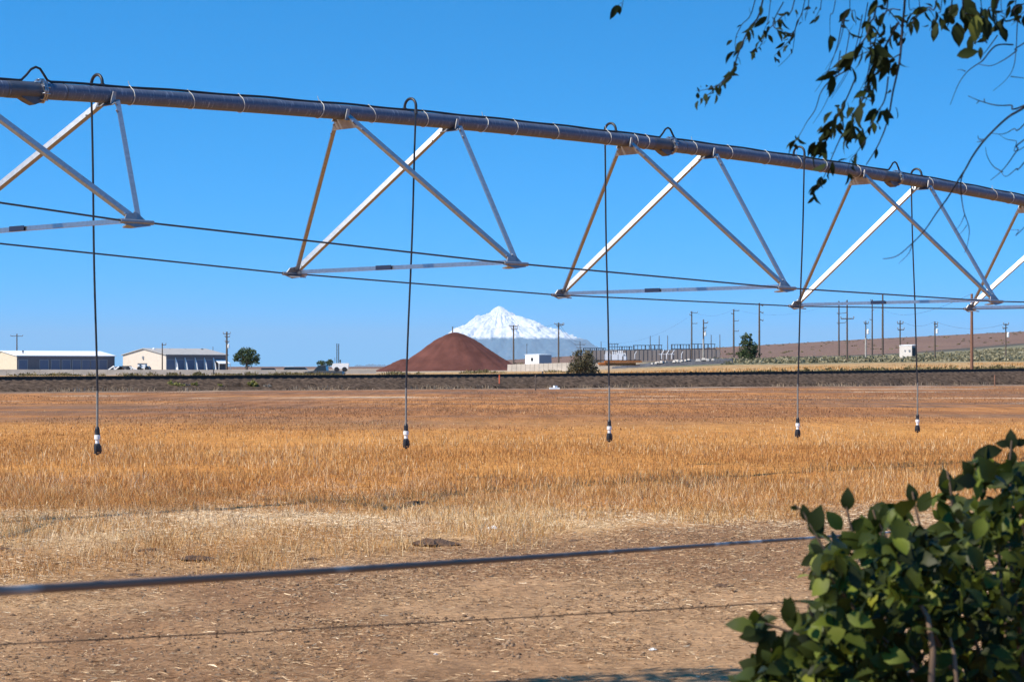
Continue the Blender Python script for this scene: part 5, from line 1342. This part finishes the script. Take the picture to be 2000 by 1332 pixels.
twig([(1700, 80), (1702, 95), (1708, 112)], DT - .3, .002, 12, .1, .062)
twig([(1755, 45), (1735, 80), (1715, 120), (1698, 165), (1680, 205), (1664, 235), (1650, 268)], DT - .3, .0036, 52, .05, .054)
twig([(1760, 105), (1735, 120), (1715, 135)], DT - .2, .002, 14, .1, .055)
twig([(1672, 150), (1655, 190), (1635, 230), (1612, 262), (1598, 290)], DT, .0026, 40, .3, .052)
twig([(1735, 150), (1728, 195), (1712, 222), (1700, 248), (1688, 262)], DT - .2, .0024, 12, .3, .050)
leafat(1680, 255, DT, .1, 1, .062, .3, .46); leafat(1662, 245, DT, -.15, 1, .058, .25, .5); leafat(1712, 212, DT, -.7, .8, .055, .2, .5); leafat(1718, 218, DT, .9, .4, .05, .2)
twig([(1660, 135), (1625, 155), (1604, 180), (1592, 215), (1575, 240), (1563, 262), (1548, 282)], DT + .1, .0022, 9, .83, .036)
twig([(1645, 262), (1628, 300), (1612, 340), (1600, 362), (1588, 380)], DT, .0020, 14, .25, .040)
twig([(1690, 275), (1672, 300), (1660, 315), (1655, 345)], DT, .0016, 9, .2, .034)
for k in range(9):      # fine hanging bare twigs in the middle cluster
    x0 = random.uniform(1640, 1750); y0 = random.uniform(0, 120); L_ = random.uniform(90, 200)
    twig([(x0, y0), (x0 - L_ * .08, y0 + L_ * .4), (x0 - L_ * .22, y0 + L_ * .75), (x0 - L_ * .38, y0 + L_)], DT + random.uniform(-.3, .5), .0016, 0)
twig([(1830, -5), (1812, 15), (1790, 35), (1775, 60)], DT - .4, .0034, 20, .0, .050)
twig([(1860, -5), (1850, 25), (1842, 55)], DT - .4, .0034, 16, .0, .050)
twig([(1880, -5), (1890, 30), (1902, 60), (1905, 75)], DT - .4, .0034, 24, .0, .056)
twig([(1950, -5), (1932, 15), (1925, 40)], DT - .4, .0030, 16, .0, .064)
for k in range(8): leafat(random.uniform(1862, 1930), random.uniform(-10, 45), DT - .4, random.uniform(-1, 1), random.uniform(.3, 1.2), .07, random.random() * .4, .55)
leafat(1900, 38, DT - .5, .1, 1, .066, .98, .6); leafat(1908, 30, DT - .5, -.1, 1, .06, .9, .6)
leafat(1868, 110, DT - .6, 1, -.22, .062, .45, .50)
twig([(1955, -5), (1962, 28), (1960, 42), (1935, 60), (1918, 85)], DT - .2, .0016, 5, .6, .046); leafat(1938, 52, DT - .2, -.7, 1, .05, .2, .5); leafat(1952, 52, DT - .2, .5, 1, .05, .2, .6); leafat(1915, 92, DT - .2, 0, 1, .038, .2, .4); leafat(1996, 8, DT - .2, -.6, .7, .05, .2, .6)
for x0, y0, x1, y1, nl in ((1775, -5, 1790, 40, 9), (1795, -5, 1830, 45, 12), (1985, -5, 1965, 35, 8), (1915, -5, 1950, 48, 10), (1840, -5, 1815, 60, 10), (1660, -5, 1672, 50, 9), (1605, -5, 1590, 40, 7), (1735, 20, 1768, 70, 9), (1580, -5, 1572, 30, 8), (2005, 20, 1975, 50, 6)):
    twig([(x0, y0), ((x0 + x1) / 2 + 4, (y0 + y1) / 2), (x1, y1)], DT + random.uniform(-.3, .4), .0022, nl, .1, .044)
# bare twigs at the right
twig([(2000, 85), (1985, 100), (1960, 118), (1935, 129), (1912, 126)], DT, .003)
twig([(1978, 88), (1945, 90), (1920, 118), (1912, 124), (1890, 140), (1872, 165), (1856, 205)], DT, .0026)
twig([(1948, 70), (1930, 95), (1918, 110)], DT, .002)
twig([(2000, 8), (1988, 40), (1985, 90), (1980, 130), (1966, 155), (1940, 178)], DT, .0024)
twig([(1975, 150), (1990, 152), (2010, 154)], DT, .0018); twig([(1885, 140), (1878, 137), (1870, 137)], DT, .0016)
twig([(2005, 205), (1975, 206), (1945, 206), (1915, 198), (1891, 188)], DT, .0034); twig([(1912, 198), (1907, 203)], DT, .002); twig([(1923, 200), (1922, 193)], DT, .002)
twig([(2005, 208), (1975, 225), (1950, 246), (1922, 275), (1900, 305), (1886, 330), (1876, 345), (1852, 385), (1830, 415), (1806, 450), (1780, 477), (1752, 500), (1725, 506)], DT - .1, .0040)
twig([(1886, 330), (1877, 352), (1878, 385), (1883, 415), (1893, 447), (1890, 475), (1884, 494)], DT - .1, .0022)
twig([(1782, 474), (1775, 495), (1755, 515)], DT, .0016); twig([(1884, 420), (1875, 440), (1865, 450)], DT, .0013); twig([(1888, 440), (1880, 452), (1870, 460)], DT, .0013)
twig([(1924, 273), (1912, 272), (1910, 265)], DT, .0022); twig([(1918, 276), (1908, 278)], DT, .002)
twig([(2005, 238), (1980, 252), (1960, 262), (1937, 261)], DT + .1, .0028); twig([(2005, 285), (1985, 276), (1965, 272), (1950, 262)], DT + .1, .002)
twig([(2005, 270), (1988, 292), (1970, 318), (1955, 336), (1935, 352)], DT, .0030); twig([(1958, 336), (1940, 325), (1928, 305), (1925, 288)], DT, .0018); twig([(2005, 312), (1985, 330), (1965, 345), (1955, 336)], DT, .0026)
twig([(2005, 440), (1990, 449), (1975, 449)], DT, .002)
twig([(1880, 345), (1872, 352), (1868, 375)], DT, .0018)
twig([(1218, -5), (1214, 5), (1206, 12)], DT + .3, .0014); leafat(1205, 10, DT + .3, -.45, 1, .052, .2, .42); leafat(1207, 10, DT + .3, .2, 1, .032, .2, .6)
tw.build('twigs', twig_m, tree); lv.build('hanging_leaves', near_leaf, tree)
# boughs and trunk outside the frame
mb = MB(); base = Vector((4.6, 5.0, gz(4.6, 5.0) - .2)); fork = Vector((4.3, 5.0, 2.9))
mb.tube([base, Vector((4.5, 5, 1.4)), fork], [.27, .22, .19], 14); mb.build('trunk', bark, tree)
for k, pts_ in enumerate(([fork, (3.4, 5.3, 3.7), (2.2, 6.0, 3.75), (.8, 6.1, 3.7), (-.8, 6.0, 4.0), (-2.6, 6.6, 4.3)], [fork, (3.0, 4.2, 4.3), (1.2, 3.6, 4.9), (-.9, 3.4, 5.2), (-3.0, 3.6, 5.2)], [fork, (4.1, 5.2, 4.2), (3.4, 5.6, 5.4), (2.2, 6.0, 6.4)], [fork, (3.3, 5.8, 2.98), (2.65, 6.2, 2.87), (2.0, 6.2, 2.85), (1.75, 6.22, 2.9)], [fork, (4.9, 4.0, 4.1), (4.6, 2.6, 5.2), (3.6, 1.4, 6.0)])):
    mb = MB(); n_ = len(pts_); mb.tube(pts_, [.13 * (1 - .8 * i / n_) for i in range(n_)], 10); mb.build('limb', bark, tree)
# crown above the frame: kept clear of the view, shading only the ground near the camera
n_ = 150000; x = rng.uniform(-6.5, 6.5, n_); y = rng.uniform(-2.5, 8.8, n_); z = rng.uniform(3.0, 7.2, n_)
t = (z - 0.0) / SUNV.z; sx, sy = x - SUNV.x * t, y - SUNV.y * t
spx = 1000 + sx / np.maximum(sy, .5) * F
edge_y = np.interp(spx, [-4000, 0, 440, 980, 1060, 1200, 1320, 1420, 1500, 1600, 1800, 2000, 2600, 9000], [9.15, 9.3, 9.40, 9.47, 9.62, 9.78, 9.88, 9.9, 9.85, 10.0, 10.3, 10.6, 11, 11])
ell = ((x - 0.2) / 6.6)**2 + ((y - 3.6) / 6.2)**2 + ((z - 4.4) / 2.8)**2
dens = sstep(.40, .60, fbm(x / 1.1 + z, y / 1.1 + z * .7, 3, 191)) 
keep = (sy + (rng.random(n_) - .5) * .12 < edge_y) & (z > EYE + .03 + .19 * np.maximum(y, 0)) & (ell < 1) & (rng.random(n_) < np.where((edge_y - sy < 1.3) & (spx > 950) & (spx < 1700), 1.0, dens * .24))
c = np.stack([x, y, z], 1)[keep]; m_ = len(c)
a = rng.normal(0, 1, (m_, 3)); a /= np.linalg.norm(a, axis=1)[:, None]; bb = np.cross(a, rng.normal(0, 1, (m_, 3))); bb /= np.linalg.norm(bb, axis=1)[:, None]
s_ = (.035 + .03 * rng.random(m_))[:, None]; a *= s_ ; bb *= s_ * .55
np_mesh('crown', np.stack([c - a, c - a * .3 + bb, c + a, c - a * .3 - bb], 1).reshape(-1, 3), [np.arange(m_)[:, None] * 4 + np.arange(4)], near_leaf, {'rnd': np.repeat(rng.random(m_), 4)}, parent=tree)

# ------------------------------------------------------------------ the bush at the lower right
bush_leaf = attr_mat('bush_leaves', [(0, (0.016, 0.021, 0.004)), (0.5, (0.048, 0.064, 0.008)), (0.85, (0.13, 0.16, 0.018)), (1, (0.24, 0.25, 0.03))], .5, .22, .22)
DB = 4.4
bush = thing('broadleaf_bush', (1.1, 4.6, gz(1.1, 4.6)), 'dense dark green broad leaved bush in the lower right corner', 'bush')
lv = Leaves(); st = MB()
OUT = np.array([(1450, 1345), (1448, 1262), (1470, 1212), (1560, 1172), (1590, 1085), (1640, 1050), (1700, 1010), (1760, 985), (1800, 975), (1850, 945), (1885, 905), (1925, 895), (1990, 890), (2100, 860), (2500, 830), (3000, 900), (3000, 1345)], float)
def top_y(px): return float(np.interp(px, OUT[1:, 0][:15], OUT[1:, 1][:15]))
made = 0
while made < 7000:
    px = random.uniform(1450, 2750) if random.random() < .42 else random.uniform(1450, 2080); ty_ = top_y(px)
    py = ty_ + (1500 - ty_) * random.random()**1.25
    D = DB + random.uniform(-.45, .65) + (random.random() * .7 if px > 1800 else 0)
    if py < ty_ + 90 and vnoise(np.array([px / 26.0]), np.array([py / 26.0]), 8)[0] < .5: continue
    if vnoise(np.array([px / 60.0 + D]), np.array([py / 60.0]), 18)[0] < .2: continue
    c = P(px, py, D)
    if c.z < .05: continue
    if 1480 < px < 1590 and 1215 > py: continue
    d = (rv() + Vector((0, -.15, -.15))).normalized(); up_ = (Vector((-.3, -.4, .7)) + rv() * .7).normalized()
    L = random.uniform(.026, .062); lv.add(c, d, up_, L, L * random.uniform(.48, .8), min(1, max(0, random.gauss(.40, .27))), random.uniform(-.1, .5)); made += 1
def sprig(path, D, leaves, L=.055):
    pp = [P(x, y, D) for x, y in path]; st.tube(pp, [.0035 * (1 - .5 * i / len(pp)) for i in range(len(pp))], 6)
    for (x, y, dx, dy, f, rnd) in leaves:
        d = Vector((dx, random.uniform(-.15, .15), -dy)).normalized(); lv.add(P(x, y, D), d, Vector((random.uniform(-.25, .25), -1, random.uniform(-.1, .3))), L * f, L * f * .62, rnd, .12)
sprig([(1640, 1110), (1612, 1075), (1590, 1040), (1568, 1000), (1552, 985)], DB, [(1603, 1050, -.4, -1, 1.1, .2), (1585, 1040, .35, -1, 1.15, .15), (1575, 1018, -.2, -1, .7, .1), (1560, 992, -1, -.1, .35, .1), (1606, 1080, .2, .8, .6, .3)])
sprig([(1672, 1070), (1660, 1020), (1652, 985)], DB + .1, [(1655, 998, .0, -1, .95, .1), (1645, 1035, -.5, -.6, 1.0, .7), (1658, 1035, .7, -.5, .8, .5), (1645, 1040, .1, 1, .8, .3)])
sprig([(1600, 1105), (1590, 1112)], DB, [(1596, 1085, -.8, .5, .75, .1)])
sprig([(1722, 1050), (1712, 1020), (1705, 995)], DB + .2, [(1710, 1030, -.2, -1, .9, .25), (1724, 1025, .2, -1, .9, .25), (1706, 1040, -.8, .3, .7, .2)])
sprig([(1800, 1040), (1790, 1000), (1782, 960)], DB + .2, [(1785, 985, -.2, -1, .9, .1), (1795, 1000, .5, -.9, 1.0, .3), (1780, 1010, -.9, -.2, .9, .2)])
sprig([(1860, 990), (1856, 950), (1850, 920)], DB + .3, [(1852, 970, -.15, -1, 1.2, .1), (1862, 960, .6, -.8, 1.0, .1)])
sprig([(1920, 960), (1905, 910), (1900, 890)], DB + .3, [(1905, 915, .5, -1, 1.1, .05), (1900, 930, -.5, -.7, .8, .05), (1912, 885, 1, -.15, 1.0, .05)])
sprig([(1975, 960), (1972, 900), (1976, 860)], DB + .3, [(1976, 880, -.05, -1, .9, .05), (1972, 868, -1, -.1, .6, .05), (1980, 866, 1, -.15, .6, .05), (1975, 878, .1, 1, .7, .1), (1960, 915, -.8, .2, 1.0, .1)])
sprig([(1560, 1240), (1520, 1225), (1490, 1215)], DB - .1, [(1505, 1222, -1, -.2, 1.0, .1), (1498, 1230, -1, .3, 1.1, .12), (1515, 1230, -.6, .8, 1.1, .1), (1520, 1240, .1, 1, 1.1, .2), (1530, 1230, .5, 1, 1.1, .15), (1545, 1235, .4, 1, 1.2, .2), (1500, 1250, -.4, .9, 1.0, .1), (1535, 1215, .2, -1, 1.0, .15), (1512, 1270, -.8, .7, .9, .15), (1548, 1210, -.3, -.9, .9, .2)])
for k in range(16):
    px = random.uniform(1560, 2300); a = Vector((1.1 + random.uniform(-.25, .5), DB + random.uniform(-.3, .5), 0.0)); e_ = P(px, top_y(px) + random.uniform(20, 200), DB + random.uniform(-.4, .5))
    mid = a.lerp(e_, .5) + Vector((random.uniform(-.08, .08), random.uniform(-.08, .08), .06)); st.tube([a, mid, e_], [.009, .006, .002], 7)
st.tube([P(1815, 1400, DB - .42), P(1822, 1270, DB - .42), P(1812, 1205, DB - .40), P(1790, 1165, DB - .38)], [.007, .006, .005, .003], 7)
st.tube([P(1870, 1360, DB - .40), P(1864, 1280, DB - .40), P(1856, 1245, DB - .38)], [.005, .004, .002], 7)
st.build('stems', mat('brown_stems', (0.16, 0.10, 0.06), .8), bush); lv.build('foliage', bush_leaf, bush)

# ------------------------------------------------------------------ the air between here and the mountain
mb = MB(); mb.box((0, 65300, 1089), (124000, 131800, 2182))
hz_m = bpy.data.materials.new('air_haze'); hz_m.use_nodes = True
n, l = hz_m.node_tree.nodes, hz_m.node_tree.links
n.remove(n['Principled BSDF'])
pv_ = n.new('ShaderNodeVolumePrincipled')
pv_.inputs['Color'].default_value = HAZE_COL
pv_.inputs['Density'].default_value = HAZE_DEN
pv_.inputs['Anisotropy'].default_value = 0.0
l.new(pv_.outputs['Volume'], n['Material Output'].inputs['Volume'])
tag(mb.build('haze', hz_m), kind='stuff')
